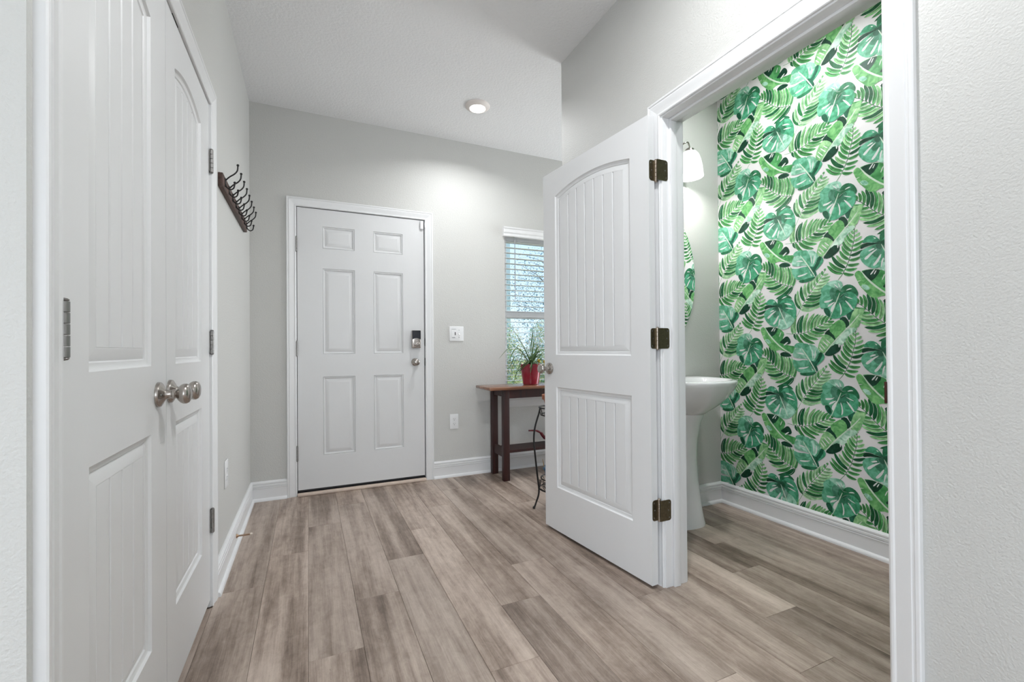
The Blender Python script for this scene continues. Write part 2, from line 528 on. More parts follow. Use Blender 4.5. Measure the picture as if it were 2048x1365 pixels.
# closet jamb reveals
cj = empty('trim_5', (XL, 0, 0)); tag(cj, 'white jamb behind the closet doors', 'door jamb', kind='structure')
MB().box((-0.12, CY0 - 0.02, 0), (0, CY0 - 0.0, 2.07)).build('jamb', M_WHITE, cj)
MB().box((-0.12, CY1 + 0.0, 0), (0, CY1 + 0.02, 2.07)).build('jamb', M_WHITE, cj)
MB().box((-0.12, CY0, 2.050), (0, CY1, 2.07)).build('head_jamb', M_WHITE, cj)
# front door jamb and weather strip
fj = empty('trim_6', (0, YF, 0)); tag(fj, 'white jamb and dark weather strip behind the front door', 'door jamb', kind='structure')
MB().box((RX0, 0.0, 0), (DX0 - 0.004, 0.15, DZ + 0.022)).build('jamb', M_WHITE, fj)
MB().box((DX1 + 0.007, 0.0, 0), (RX1, 0.15, DZ + 0.022)).build('jamb', M_WHITE, fj)
MB().box((DX0 - 0.004, 0.0, DZ + 0.0055), (DX1 + 0.007, 0.15, DZ + 0.022)).build('head_jamb', M_WHITE, fj)
MB().box((DX0 - 0.004, 0.046, 0.022), (DX1 + 0.007, 0.075, DZ + 0.0055)).build('weather_strip', M_DARK, fj)
# threshold
th = empty('trim_7', (0, YF, 0)); tag(th, 'pale wooden threshold strip below the front door', 'threshold', kind='structure')
MB().box((DX0 - 0.004, -0.034, 0), (DX1 + 0.007, 0.004, 0.021), bevel=0.006).build('oak_strip', M_OAK, th, smooth=40)
MB().box((DX0 - 0.004, 0.004, 0), (DX1 + 0.007, 0.15, 0.022)).build('sill_plate', M_DARK, th)

BASE = [(0, 0), (.027, 0), (.027, .006), (.0245, .014), (.019, .0195), (.0145, .021), (.0140, .086), (.0165, .088), (.0165, .091), (.012, .093), (.012, .0965), (.0165, .099), (.0165, .109), (.012, .111), (.012, .1145), (.0150, .117), (.0150, .124), (.009, .132), (.006, .135), (0, .135)]
def baseboard(name, label, A, B, Wn, m0=0, m1=0):
    """A to B along the wall foot, normal Wn; m=1 inside mitre, 0 square, -1 outside mitre"""
    A, B, Wn = Vector(A), Vector(B), Vector(Wn)
    D = (B - A).normalized()
    n = len(BASE)
    va = [A + Wn * t + Vector((0, 0, z)) + D * (t * m0) for t, z in BASE]
    vb = [B + Wn * t + Vector((0, 0, z)) - D * (t * m1) for t, z in BASE]
    mb = MB().add(va + vb, [(i, (i + 1) % n, n + (i + 1) % n, n + i) for i in range(n)] + [tuple(range(n)), tuple(range(n, 2 * n))])
    return structure(name, mb, M_WHITE, label, 'baseboard', smooth=30)
baseboard('baseboard_left', 'white moulded baseboard under the coat rack', (XL, CY1 + 0.071, 0), (XL, YF, 0), (1, 0, 0), 0, 1)
baseboard('baseboard_front_left', 'short white baseboard between the hall corner and the front door', (XL, YF, 0), (DX0 - 0.069, YF, 0), (0, -1, 0), 1, 0)
baseboard('baseboard_front_right', 'white baseboard running from the front door behind the console table', (DX1 + 0.069, YF, 0), (4.38, YF, 0), (0, -1, 0), 0, 1)
baseboard('baseboard_powder_paper', 'white baseboard below the leaf wallpaper', (XB, -0.35, 0), (XB, YB, 0), (-1, 0, 0), 1, 1)
baseboard('baseboard_powder_vanity', 'white baseboard behind the pedestal sink', (XRB, YB, 0), (XB, YB, 0), (0, -1, 0), 0, 1)
baseboard('baseboard_right_far', 'white baseboard behind the open powder room door', (XR, BY1 + 0.076, 0), (XR, YC, 0), (-1, 0, 0), 0, -1)
baseboard('baseboard_right_near', 'white baseboard on the near right wall below the frame', (XR, -3.5, 0), (XR, BY0 - 0.076, 0), (-1, 0, 0), 0, 0)
baseboard('baseboard_alcove', 'white baseboard on the alcove wall behind the plant stand', (XR, YC, 0), (4.38, YC, 0), (0, 1, 0), -1, 1)
baseboard('baseboard_closet_end', 'white baseboard on the wall end at the left edge', (-3.5, YL, 0), (XL, YL, 0), (0, -1, 0), 0, -1)

# ================================================================== doors
def outline(x0, x1, z0, z1, rise, d, n=18):
    """panel outline inset by d: bottom-left, bottom-right, then the top from right to left"""
    pts = [(x0 + d, z0 + d), (x1 - d, z0 + d)]
    if rise <= 0:
        pts += [(x1 - d, z1 - d), (x0 + d, z1 - d)]
        return pts
    w = x1 - x0
    R = (w * w / 4 + rise * rise) / (2 * rise)
    xc, zc = (x0 + x1) / 2, z1 + rise - R
    h = w / 2 - d
    for i in range(n + 1):
        x = h - 2 * h * i / n
        pts.append((xc + x, zc + math.sqrt((R - d) ** 2 - x * x)))
    return pts

def top_at(x, x0, x1, z1, rise, d):
    if rise <= 0:
        return z1 - d
    w = x1 - x0
    R = (w * w / 4 + rise * rise) / (2 * rise)
    return z1 + rise - R + math.sqrt((R - d) ** 2 - (x - (x0 + x1) / 2) ** 2)

RING = [(0, 0), (.004, .0065), (.010, .0090), (.016, .0095), (.019, .0130), (.042, .0055), (.046, .0055)]
def door_slab(root, w, h, th, panels, mat, ring=RING, boards=0, boards_back=False):
    """local: x across, z up, front face at y=0 looking along -y, thickness to +y"""
    bm = bmesh.new()
    def loop(pts, y):
        vs_ = [bm.verts.new((p[0], y, p[1])) for p in pts]
        return [bm.edges.new((vs_[i], vs_[(i + 1) % len(vs_)])) for i in range(len(vs_))], vs_
    edges, outer = loop([(0, 0), (w, 0), (w, h), (0, h)], 0)
    for (x0, x1, z0, z1, rise) in panels:
        e, _ = loop(outline(x0, x1, z0, z1, rise, 0), 0)
        edges += e
    bmesh.ops.triangle_fill(bm, use_beauty=True, use_dissolve=False, edges=edges)
    back = [bm.verts.new((p[0], th, p[1])) for p in [(0, 0), (w, 0), (w, h), (0, h)]]
    for i in range(4):
        j = (i + 1) % 4
        bm.faces.new((outer[i], outer[j], back[j], back[i]))
    bm.faces.new(back)
    bmesh.ops.recalc_face_normals(bm, faces=bm.faces[:])
    me = bpy.data.meshes.new('slab')
    bm.to_mesh(me); bm.free()
    obj('slab', me, mat, root)
    for (x0, x1, z0, z1, rise) in panels:
        mb = MB()
        rings = [[(p[0], dy, p[1]) for p in outline(x0, x1, z0, z1, rise, d)] for d, dy in ring]
        dF, yF = ring[-1]
        if boards:
            rings.append([(p[0], yF + 0.0056, p[1]) for p in outline(x0, x1, z0, z1, rise, dF + 0.0005)])
        mb.loft(rings, cap0=False, cap1=True)
        pn = mb.build('panel', mat, root, smooth=20)
        if boards:
            xa, xb = x0 + dF, x1 - dF
            bw = (xb - xa) / boards
            g = 0.0028
            for k in range(boards):
                p, q = xa + bw * k + (g if k else 0), xa + bw * (k + 1) - (g if k < boards - 1 else 0)
                c = 0.0022
                def poly(in_, y):
                    m = 5
                    pl = [(p + in_, y, z0 + dF + 0.0004), (q - in_, y, z0 + dF + 0.0004)]
                    for s in range(m + 1):
                        x = (q - in_) + ((p + in_) - (q - in_)) * s / m
                        pl.append((x, y, top_at(x, x0, x1, z1, rise, dF + 0.0004)))
                    return pl
                MB().loft([poly(0, yF + 0.0054), poly(0, yF + c), poly(c, yF)], cap0=True).build('board', mat, pn)

def knuckles(mb, base, axis_z0, axis_z1, r, parts=5):
    z = axis_z0
    hh = (axis_z1 - axis_z0) / parts
    for k in range(parts):
        mb.lathe([(r * 0.9, 0), (r, 0.0008), (r, hh - 0.0016), (r * 0.9, hh - 0.0008)], T(base[0], base[1], z), n=16)
        z += hh
    for zz, s in ((axis_z1, 1), (axis_z0, -1)):
        mb.lathe([(r * 0.8, 0), (r * 0.95, 0.0015), (r * 0.6, 0.004), (0, 0.005)], T(base[0], base[1], zz) @ Matrix.Diagonal((1, 1, s, 1)), n=14)

def round_leaf(x0, x1, z0, z1, r, side, n=5):
    """leaf outline rounded on one side: side=+1 rounds x1, -1 rounds x0, in (x, z)"""
    pts = []
    if side > 0:
        pts.append((x0, z0))
        for i in range(n + 1):
            t = -PI / 2 + PI / 2 * i / n
            pts.append((x1 - r + r * math.cos(t), z0 + r + r * math.sin(t)))
        for i in range(n + 1):
            t = PI / 2 * i / n
            pts.append((x1 - r + r * math.cos(t), z1 - r + r * math.sin(t)))
        pts.append((x0, z1))
    else:
        pts = [(x0 + x1 - p[0], p[1]) for p in round_leaf(x0, x1, z0, z1, r, 1)][::-1]
    return pts

def egg_knob(parent, mtx, name='door_knob', keyhole=False, scale=1.0):
    """rosette, neck and egg-shaped knob; local z points out of the door face"""
    s = scale
    kb = MB().lathe([(.0335, 0), (.0335, .004), (.032, .0075), (.026, .011), (.019, .0145), (.0135, .018), (.0115, .023), (.011, .031), (.0125, .0325), (.0125, .0385),
                     (.0115, .0395), (.0125, .042), (.0185, .046), (.0245, .0515), (.0275, .058), (.0272, .064), (.0235, .070), (.016, .0738), (.008, .0752), (0, .0756)][::1], mtx @ Matrix.Scale(s, 4), n=40)
    o = kb.build(name, M_NICKEL, parent, smooth=35)
    if keyhole:
        MB().lathe([(.0022, .0753), (.0022, .0775), (0, .0776)], mtx @ Matrix.Scale(s, 4) @ T(-0.007, 0.0, -0.0022), n=12).build('key_slot', M_DARK, o)
    else:
        sc_ = MB()
        sc_.lathe([(.0035, .0120), (.0035, .0150), (.001, .0160), (0, .0160)], mtx @ T(-0.021, 0.0, -0.0005), n=12)
        sc_.build('rosette_screw', M_PEWTER, o, smooth=40)
    return o

# ---- closet double doors (open into the hall), front faces in the plane of the wall
SEAM = 1.562
CZ0, CZ1 = 0.030, 2.045
def closet_leaf(name, label, y0, y1, hinge_side, knob_y):
    w = y1 - y0
    # local x runs along +Y, local -y looks into the hall (+X)
    root = empty(name, (XL, y0, CZ0), PI / 2)
    tag(root, label, 'door', 'closet double doors', kind='structure')
    z = lambda v: v - CZ0
    if hinge_side < 0:
        px0, px1 = 1.071 - y0, 1.430 - y0
    else:
        px0, px1 = 1.660 - y0, 2.022 - y0
    door_slab(root, w, CZ1 - CZ0, 0.035, [(px0, px1, z(0.272), z(0.825), 0), (px0, px1, z(1.000), z(1.900), 0.036)], M_DOOR, boards=4)
    egg_knob(root, Matrix.Translation((knob_y - y0, 0, 0.922 - CZ0)) @ Matrix.Rotation(PI / 2, 4, 'X'))
    for zc in (0.350, 1.074, 1.815):
        mb = MB()
        xh = -0.0035 if hinge_side < 0 else w + 0.0035
        knuckles(mb, (xh, -0.0085), zc - 0.046 - CZ0, zc + 0.046 - CZ0, 0.0075)
        mb.box((xh - 0.008, -0.0035, zc - 0.043 - CZ0), (xh + 0.008, 0.002, zc + 0.043 - CZ0))
        mb.build('hinge', M_PEWTER, root, smooth=35)
    return root
closet_leaf('door_1', 'near white plank-panel leaf of the closet double doors at the left edge', CY0 + 0.003, SEAM - 0.0015, -1, 1.484)
closet_leaf('door_2', 'far white plank-panel leaf of the closet double doors next to the coat rack wall', SEAM + 0.0015, CY1 - 0.004, 1, 1.595)
# magnetic catch strip seen in the head gap
o = MB().box((XL - 0.03, 1.632, 2.0455), (XL + 0.001, 1.694, 2.0498)).build('closet_catch', M_DARK)
tag(o, 'small dark catch in the gap above the closet doors', 'catch')

# ---- front door
FR = [(0, 0), (.0025, .0050), (.005, .0020), (.009, .0020), (.013, .0085), (.019, .0095), (.041, .0020), (.044, .0020)]
fd = empty('door_3', (DX0, YF - 0.001, 0.040))
tag(fd, 'white six-panel front door with a smart lock and knob', 'door', kind='structure')
door_slab(fd, 0.914, 2.030, 0.045, [(x0, x1, z0, z1, 0) for x0, x1 in ((.167, .391), (.525, .748)) for z0, z1 in ((.234, .806), (.970, 1.598), (1.744, 1.906))], M_FDOOR, ring=FR)
MB().box((0, 0.004, -0.012), (0.914, 0.04, 0.0)).build('door_sweep', M_DARK, fd)
for zc in (.263, 1.014, 1.762):
    mb = MB()
    knuckles(mb, (-0.004, -0.0055), zc - 0.052, zc + 0.052, 0.0068)
    mb.box((-0.012, -0.003, zc - 0.05), (0.003, 0.003, zc + 0.05))
    mb.build('hinge', M_PEWTER, fd, smooth=35)
egg_knob(fd, T(.841, 0, .901) @ Matrix.Rotation(PI / 2, 4, 'X'), keyhole=True, scale=0.92)
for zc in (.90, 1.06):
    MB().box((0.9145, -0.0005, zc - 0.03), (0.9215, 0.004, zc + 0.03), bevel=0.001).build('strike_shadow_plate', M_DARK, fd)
# smart deadbolt
sl = MB().box((.811, -0.030, 1.012), (.881, 0.0, 1.152), bevel=0.006, seg=3).build('smart_lock', M_NICKEL, fd, smooth=40)
sl['label'] = 'satin smart lock with glossy black upper cover'
mb = MB()
cv = [(.8135, 1.080)] + [(.8135 + (.065) * i / 10, 1.080 + 0.010 * math.sin(PI * i / 10)) for i in range(11)] + [(.8785, 1.149), (.8135, 1.149)]
mb.prism([(x, -0.0345, z) for x, z in cv[1:]], (0, 0.006, 0))
mb.build('cover', M_BLACKP, sl)
mb = MB().lathe([(.0225, 0), (.0225, .006), (.018, .009), (.016, .009), (.0155, .012), (0, .012)], T(.846, -0.029, 1.048) @ Matrix.Rotation(PI / 2, 4, 'X'), n=28)
mb.box((-0.014, -0.004, 0), (0.014, 0.004, 0.016), T(.846, -0.040, 1.048) @ Matrix.Rotation(PI / 2, 4, 'X') @ Matrix.Rotation(0.35, 4, 'Z'), bevel=0.002)
mb.build('thumb_turn', M_NICKEL, sl, smooth=40)
o = MB().box((.884, -0.014, 1.957), (.911, -0.0005, 2.024), bevel=0.006, seg=3).build('contact_sensor', M_PLASTIC, None, smooth=40)
o.location = fd.location
tag(o, 'small white contact sensor at the top corner of the front door', 'sensor')
o = MB().box((.9145 + DX0 + 0.004, YF - 0.0205, 2.012), (.9145 + DX0 + 0.012, YF - 0.0100, 2.052), bevel=0.002).build('sensor_magnet', M_PLASTIC, None, smooth=40)
tag(o, 'tiny white magnet strip beside the contact sensor on the casing', 'sensor')

# ---- powder room door, swung almost flat against the hall wall
ang = math.radians(5.79)
PD = empty('door_4', (1.338, 1.5126, 0.015))
tag(PD, 'open white two-panel plank door with bronze hinges beside the leaf-papered room', 'door', kind='structure')
dd = Vector((-math.sin(ang), math.cos(ang), 0)); nn = Vector((math.cos(ang), math.sin(ang), 0))
PDM = frame((1.338, 1.5126, 0.015), dd, nn, (0, 0, 1))
PD.matrix_world = PDM     # local x: hinge to latch, local -y faces the hall
door_slab(PD, 0.805, 2.030, 0.035, [(.112, .690, .243, .807, 0), (.112, .690, .988, 1.882, 0.042)], M_DOOR, boards=7)
egg_knob(PD, T(.752, 0, .909) @ Matrix.Rotation(PI / 2, 4, 'X'))
for zc in (.320, 1.063, 1.793):
    hg = MB()
    knuckles(hg, (-0.0045, 0.0405), zc - 0.046, zc + 0.046, 0.0065)
    hp = hg.build('hinge', M_BRONZE_PIN, PD, smooth=35)
    lf = MB().prism([(-0.0016, x, z) for x, z in round_leaf(0.0035, 0.0385, zc - 0.0445, zc + 0.0445, 0.012, -1)], (0.0016, 0, 0))
    lf.build('hinge_leaf', M_BRONZE, hp)
    # jamb leaf, in the room's own axes
    inv = PDM.inverted()
    pts = round_leaf(1.3705, 1.430, zc + 0.015 - 0.0445, zc + 0.015 + 0.0445, 0.012, 1)
    MB().prism([inv @ Vector((x, BY1 - 0.0018, z)) for x, z in pts], inv.to_3x3() @ Vector((0, 0.0016, 0))).build('hinge_leaf', M_BRONZE, hp)
    scw = MB()
    for (sx_, sz_) in ((.010, .032), (.010, -.032), (.015, 0)):
        scw.lathe([(.0032, 0), (.0028, .0010), (0, .0012)], T(-0.0016, sx_ + 0.003, zc + sz_) @ Matrix.Rotation(-PI / 2, 4, 'Y'), n=10)
    for (sx_, sz_) in ((1.420, .032), (1.420, -.032), (1.415, 0)):
        wm = inv @ T(sx_, BY1 - 0.0018, zc + 0.015 + sz_) @ Matrix.Rotation(PI / 2, 4, 'X')
        scw.lathe([(.0032, 0), (.0028, .0010), (0, .0012)], wm, n=10)
    scw.build('hinge_screws', M_PEWTER, hp, smooth=40)
MB().box((.8052, 0.006, .88), (.8062, 0.029, .94)).build('latch_plate', M_BRONZE, PD)

# ================================================================== window, blind and what is outside
wy = YF + 0.085
M_VINYL = plain('white_window_vinyl', (0.80, 0.81, 0.82), 0.35)
win = empty('window_1', ((WX0 + WX1) / 2, wy, WZ0))
tag(win, 'white single-hung window behind the blind beside the front door', 'window', kind='structure')
def wl(a, b):
    o_ = Vector(win.location)
    return tuple(Vector(a) - o_), tuple(Vector(b) - o_)
fw = 0.04
for nm, a, b in (('frame_side', (WX0, wy - 0.03, WZ0), (WX0 + fw, wy + 0.05, WZ1)), ('frame_side', (WX1 - fw, wy - 0.03, WZ0), (WX1, wy + 0.05, WZ1)),
                 ('frame_head', (WX0 + fw, wy - 0.03, WZ1 - fw), (WX1 - fw, wy + 0.05, WZ1)), ('frame_sill', (WX0 + fw, wy - 0.03, WZ0), (WX1 - fw, wy + 0.05, WZ0 + fw)),
                 ('meeting_rail', (WX0 + fw, wy - 0.02, 1.310), (WX1 - fw, wy + 0.03, 1.368))):
    MB().box(*wl(a, b), bevel=0.003).build(nm, M_VINYL, win)
MB().box(*wl((WX0 + fw, wy + 0.012, 1.368), (WX1 - fw, wy + 0.016, WZ1 - fw))).build('glass_pane', M_GLASS, win)
MB().box(*wl((WX0 + fw, wy - 0.004, WZ0 + fw), (WX1 - fw, wy - 0.000, 1.310))).build('glass_pane', M_GLASS, win)
MB().box(*wl((WX0 - 0.035, YF - 0.045, WZ0 - 0.022), (WX1 + 0.035, wy - 0.03, WZ0)), bevel=0.004).build('stool', M_WHITE, win, smooth=40)
MB().box(*wl((WX0 - 0.015, YF - 0.016, WZ0 - 0.085), (WX1 + 0.015, YF, WZ0 - 0.022)), bevel=0.003).build('apron', M_WHITE, win, smooth=40)
# horizontal blind
M_SLAT = plain('white_blind_slat', (0.80, 0.80, 0.80), 0.4)
bl = empty('window_blind', ((WX0 + WX1) / 2, YF + 0.01, 2.0))
tag(bl, 'white horizontal slat blind hanging open in the window beside the front door', 'blind')
bo = Vector(bl.location)
mb = MB()
prof = [(0.012, 2.012), (-0.020, 2.012), (-0.022, 2.020), (-0.018, 2.026), (-0.018, 2.036), (-0.024, 2.045), (-0.024, 2.072), (-0.030, 2.080), (-0.030, 2.090), (0.012, 2.090)]
mb.prism([(WX0 - 0.022 - bo.x, YF + a - 0.012 - bo.y, z - bo.z) for a, z in prof], (WX1 - WX0 + 0.044, 0, 0))
mb.build('valance', M_SLAT, bl, smooth=25)
slat = MB()
sw = WX1 - WX0 - 0.012
rows_ = [(-0.025, -0.0008), (-0.012, 0.0012), (0, 0.0018), (0.012, 0.0012), (0.025, -0.0008)]
va = []
for xx in (-sw / 2, sw / 2):
    va += [(xx, y, z + 0.0012) for y, z in rows_] + [(xx, y, z - 0.0012) for y, z in rows_[::-1]]
slat.add(va, [(i, (i + 1) % 10, 10 + (i + 1) % 10, 10 + i) for i in range(10)] + [tuple(range(10)), tuple(range(10, 20))])
sme = slat.mesh('slat', 40)
zs = 1.975
while zs > WZ0 + 0.05:
    obj('slat', sme, M_SLAT, bl, T(0, 0.026, zs - bo.z))
    zs -= 0.0466
MB().box((-sw / 2, 0.003, WZ0 + 0.012 - bo.z), (sw / 2, 0.049, WZ0 + 0.032 - bo.z), bevel=0.003).build('bottom_rail', M_SLAT, bl)
for xc in (WX0 + 0.16, (WX0 + WX1) / 2 - 0.03, WX1 - 0.16):
    for yy in (0.0005, 0.0515):
        MB().tube([(xc - bo.x, yy, 2.0 - bo.z), (xc - bo.x, yy, WZ0 + 0.03 - bo.z)], 0.0008, 6).build('ladder_cord', M_SLAT, bl)
M_WAND = plain('grey_clear_wand', (0.33, 0.35, 0.36), 0.2)
MB().tube([(1.640 - bo.x, -0.022, 2.012 - bo.z), (1.640 - bo.x, -0.024, 1.47 - bo.z)], 0.0042, 8).build('tilt_wand', M_WAND, bl, smooth=60)

# ---- outside
M_GRASS = plain('lawn', (0.38, 0.40, 0.10), 0.9, var=(6, 0.5))
gr = MB().box((-14, YF + 0.3, -0.35), (34, 45, -0.20)).build('lawn', M_GRASS)
tag(gr, 'sunlit lawn outside the window', 'lawn', kind='stuff')
M_STEP = plain('porch_concrete', (0.45, 0.44, 0.42), 0.9, var=(12, 0.1))
st = MB().box((-1.2, YF + 0.15, -0.18), (4.2, YF + 1.6, -0.06)).build('porch_floor', M_STEP)
tag(st, 'concrete porch outside the front door', 'porch', kind='structure')
M_SIDING = plain('pale_house_siding', (0.62, 0.66, 0.66), 0.8)
M_ROOF = plain('grey_roof_shingle', (0.22, 0.22, 0.23), 0.9, var=(20, 0.2))
hs = empty('neighbour_house', (6.5, 20, -0.18))
tag(hs, 'pale neighbouring house seen through the top of the blind', 'house')
MB().box((-4.5, 0, 0), (2.50, 7, 9.6)).build('wall', M_SIDING, hs)
MB().prism([(-4.9, -0.4, 9.6), (2.9, -0.4, 9.6), (-1.0, -0.4, 12.2)], (0, 7.8, 0)).build('roof', M_ROOF, hs)

def leaf_mat(name, cols):
    m, nt, b = new_mat(name)
    geo = nt.nodes.new('ShaderNodeNewGeometry')
    r = nt.nodes.new('ShaderNodeValToRGB')
    r.color_ramp.interpolation = 'CONSTANT'
    r.color_ramp.elements[0].color = (*cols[0], 1)
    r.color_ramp.elements[1].position = 1 / len(cols); r.color_ramp.elements[1].color = (*cols[1], 1)
    for i, c in enumerate(cols[2:], 2):
        e = r.color_ramp.elements.new(i / len(cols)); e.color = (*c, 1)
    nt.links.new(geo.outputs['Random Per Island'], r.inputs[0])
    nt.links.new(r.outputs[0], b.inputs['Base Color'])
    b.inputs['Roughness'].default_value = 0.7
    return m
M_TREE = leaf_mat('tree_leaves', [(0.08, 0.15, 0.15), (0.14, 0.24, 0.26), (0.20, 0.32, 0.34), (0.34, 0.42, 0.40)])
M_SHRUB = leaf_mat('shrub_leaves', [(0.22, 0.34, 0.12), (0.40, 0.50, 0.24), (0.66, 0.62, 0.22), (0.70, 0.46, 0.28), (0.32, 0.50, 0.55), (0.75, 0.76, 0.66)])
M_BARK = plain('grey_bark', (0.16, 0.13, 0.11), 0.9, var=(14, 0.3))
def leaves(rng, n, cx, cy, cz, rx, ry, rz, size):
    mb = MB()
    for _ in range(n):
        while True:
            p = Vector((rng.uniform(-1, 1), rng.uniform(-1, 1), rng.uniform(-1, 1)))
            if p.length < 1:
                break
        c = Vector((cx + p.x * rx, cy + p.y * ry, cz + p.z * rz))
        a = Vector((rng.gauss(0, 1), rng.gauss(0, 1), rng.gauss(0, 1))).normalized()
        b_ = a.orthogonal().normalized()
        s = size * rng.uniform(0.6, 1.4)
        mb.add([c - a * s, c + b_ * s * 0.5, c + a * s, c - b_ * s * 0.5], [(0, 1, 2, 3)])
    return mb
rng = random.Random(11)
def tree(name, label, x, y, h, cr, n, size, mat, group):
    t = empty(name, (x, y, -0.18))
    tag(t, label, 'tree', group)
    MB().tube([(0, 0, 0.001), (0.05, 0, h * 0.35), (-0.03, 0.05, h * 0.7), (0.02, 0, h * 0.95)], [h * .012, h * .010, h * .006, h * .002], 8).build('trunk', M_BARK, t, smooth=60)
    for k in range(7):
        a = k * 2.4
        z0 = h * (0.35 + 0.07 * k)
        MB().tube([(0, 0, z0), (math.cos(a) * cr * .5, math.sin(a) * cr * .5, z0 + cr * .35), (math.cos(a) * cr * .9, math.sin(a) * cr * .9, z0 + cr * .5)], [h * .0035, h * .002, h * .0008], 6).build('branch', M_BARK, t)
    fo = leaves(rng, n, 0, 0, h * 0.62, cr, cr, h * 0.40, size).build('foliage', mat, t)
    fo['kind'] = 'stuff'
tree('garden_tree', 'sparse tree against blue sky in the right half of the window', 6.45, 11.0, 4.3, 1.55, 6500, 0.026, M_TREE, 'trees outside the window')
tree('garden_tree', 'taller thin tree behind the sparse one outside the window', 9.1, 15.5, 5.2, 1.9, 4500, 0.034, M_TREE, 'trees outside the window')
def shrub(label, x, y, rx, rz, n, size):
    t = empty('garden_shrub', (x, y, -0.18))
    tag(t, label, 'shrub', 'shrubs outside the window')
    for k in range(4):
        MB().tube([(0, 0, 0), (math.cos(k * 1.7) * rx * .4, math.sin(k * 1.7) * rx * .4, rz * 1.1)], [0.02, 0.006], 6).build('stem', M_BARK, t)
    fo = leaves(rng, n, 0, 0, rz, rx, rx * .7, rz, size).build('foliage', M_SHRUB, t)
    fo['kind'] = 'stuff'
shrub('loose green and yellow shrub seen through the lower blind slats on the left', 3.62, 8.6, 0.60, 0.92, 9000, 0.023)
shrub('loose green and orange shrub seen through the lower blind slats behind the plant', 4.72, 8.7, 0.48, 0.95, 8000, 0.023)
shrub('loose green shrub seen through the lower blind slats next to the door edge', 5.95, 9.2, 0.62, 0.85, 3600, 0.020)

# ================================================================== ceiling light, outlets, switch
M_LENS = plain('lit_lens', (0.9, 0.9, 0.9), 0.4, emit=((1.0, 0.97, 0.93), 9.0))
M_TRIM = plain('light_trim', (0.80, 0.74, 0.70), 0.4)
def downlight(x, y, power, label, size=0.11, spread=130):
    o = empty('ceiling_light', (x, y, H))
    tag(o, label, 'ceiling light', 'round ceiling lights')
    MB().lathe([(.088, 0), (.088, -.004), (.084, -.009), (.062, -.020), (.057, -.022), (.055, -.020), (.055, -.004)], n=48).build('trim_ring', M_TRIM, o, smooth=40)
    MB().lathe([(.055, -.0195), (.050, -.0215), (.030, -.0225), (0, -.023)], n=48).build('lens', M_LENS, o, smooth=60)
    d = bpy.data.lights.new('ceiling_light_glow', 'AREA')
    d.shape = 'DISK'; d.size = size; d.energy = power; d.color = (0.965, 0.985, 1.0); d.spread = math.radians(spread)
    l = bpy.data.objects.new('ceiling_light_glow', d)
    COL.objects.link(l); l.parent = o; l.location = (0, 0, -0.027)
    return o
downlight(1.098, 2.983, 8.0, 'lit round ceiling light near the front door', spread=150)
downlight(0.76, 0.85, 15.0, 'round ceiling light just out of frame above the middle of the hall', spread=178)
downlight(2.08, 1.55, 9.5, 'round ceiling light added out of sight to brighten the powder room', spread=178)  # lamp added to lift the upper powder room walls
downlight(-1.9, -0.9, 10.0, 'round fill light added on the unseen living room ceiling')  # unseen lamp added as soft fill from the living room
downlight(-0.3, -2.0, 10.0, 'round fill light added out of frame behind the camera')  # extra lamp added behind the camera as fill

def plate(name, label, cat, O, U, Wn, w, h):
    """wall plate in a frame: local x along U, z up, -y out of the wall"""
    root = empty(name, O)
    root.matrix_world = frame(O, U, -Vector(Wn), (0, 0, 1))
    tag(root, label, cat)
    MB().box((-w / 2, -0.006, -h / 2), (w / 2, 0, h / 2), bevel=0.0028, seg=3).build('plate', M_PLASTIC, root, smooth=40)
    return root
def duplex(root):
    for s in (-1, 1):
        f = MB()
        pts = [(0.0165 * math.cos(t), 0.0 + 0.0145 * math.sin(t)) for t in [2 * PI * i / 24 for i in range(24)]]
        f.prism([(max(-0.0150, min(0.0150, x)), -0.0075, s * 0.0195 + z) for x, z in pts], (0, 0.003, 0))
        rc = f.build('receptacle', M_PLASTIC, root)
        sl_ = MB()
        sl_.box((-0.0075, -0.0078, s * 0.0195 + 0.0005), (-0.0055, -0.0070, s * 0.0195 + 0.0085))
        sl_.box((0.0055, -0.0078, s * 0.0195 + 0.0005), (0.0072, -0.0070, s * 0.0195 + 0.0075))
        sl_.lathe([(.0026, 0), (.0026, .0008)], T(0, -0.0070, s * 0.0195 - 0.0065) @ Matrix.Rotation(PI / 2, 4, 'X'), n=12)
        sl_.build('slots', M_DARK, rc)
    MB().lathe([(.003, 0), (.0025, .0012), (0, .0014)], T(0, -0.006, 0) @ Matrix.Rotation(PI / 2, 4, 'X'), n=12).build('screw', M_PLASTIC, root)
duplex(plate('wall_outlet', 'white double power outlet between the front door and the console table', 'outlet', (1.0835, YF, 0.4475), (1, 0, 0), (0, -1, 0), 0.072, 0.120))
duplex(plate('wall_outlet', 'white double power outlet low on the left wall below the coat rack', 'outlet', (XL, 2.545, 0.447), (0, 1, 0), (1, 0, 0), 0.078, 0.130))
sw_ = plate('light_switch', 'white two-gang switch plate right of the front door', 'switch', (1.1085, YF, 1.1675), (1, 0, 0), (0, -1, 0), 0.121, 0.121)
MB().box((-0.042, -0.0078, -0.034), (-0.006, -0.005, 0.034), bevel=0.001).build('motion_switch_body', M_PLASTIC, sw_)
MB().box((-0.0155, -0.0085, -0.012), (-0.0085, -0.0070, 0.014)).build('lens', M_DARK, sw_)
MB().box((-0.042, -0.0083, 0.0375), (-0.006, -0.0055, 0.0390)).build('seam_top', M_WAND, sw_)
MB().box((-0.038, -0.0083, -0.0335), (-0.012, -0.0075, -0.0280)).build('print_mark', M_WAND, sw_)
MB().box((0.017, -0.0072, -0.012), (0.027, -0.005, 0.012)).build('toggle_slot', M_PLASTIC, sw_)
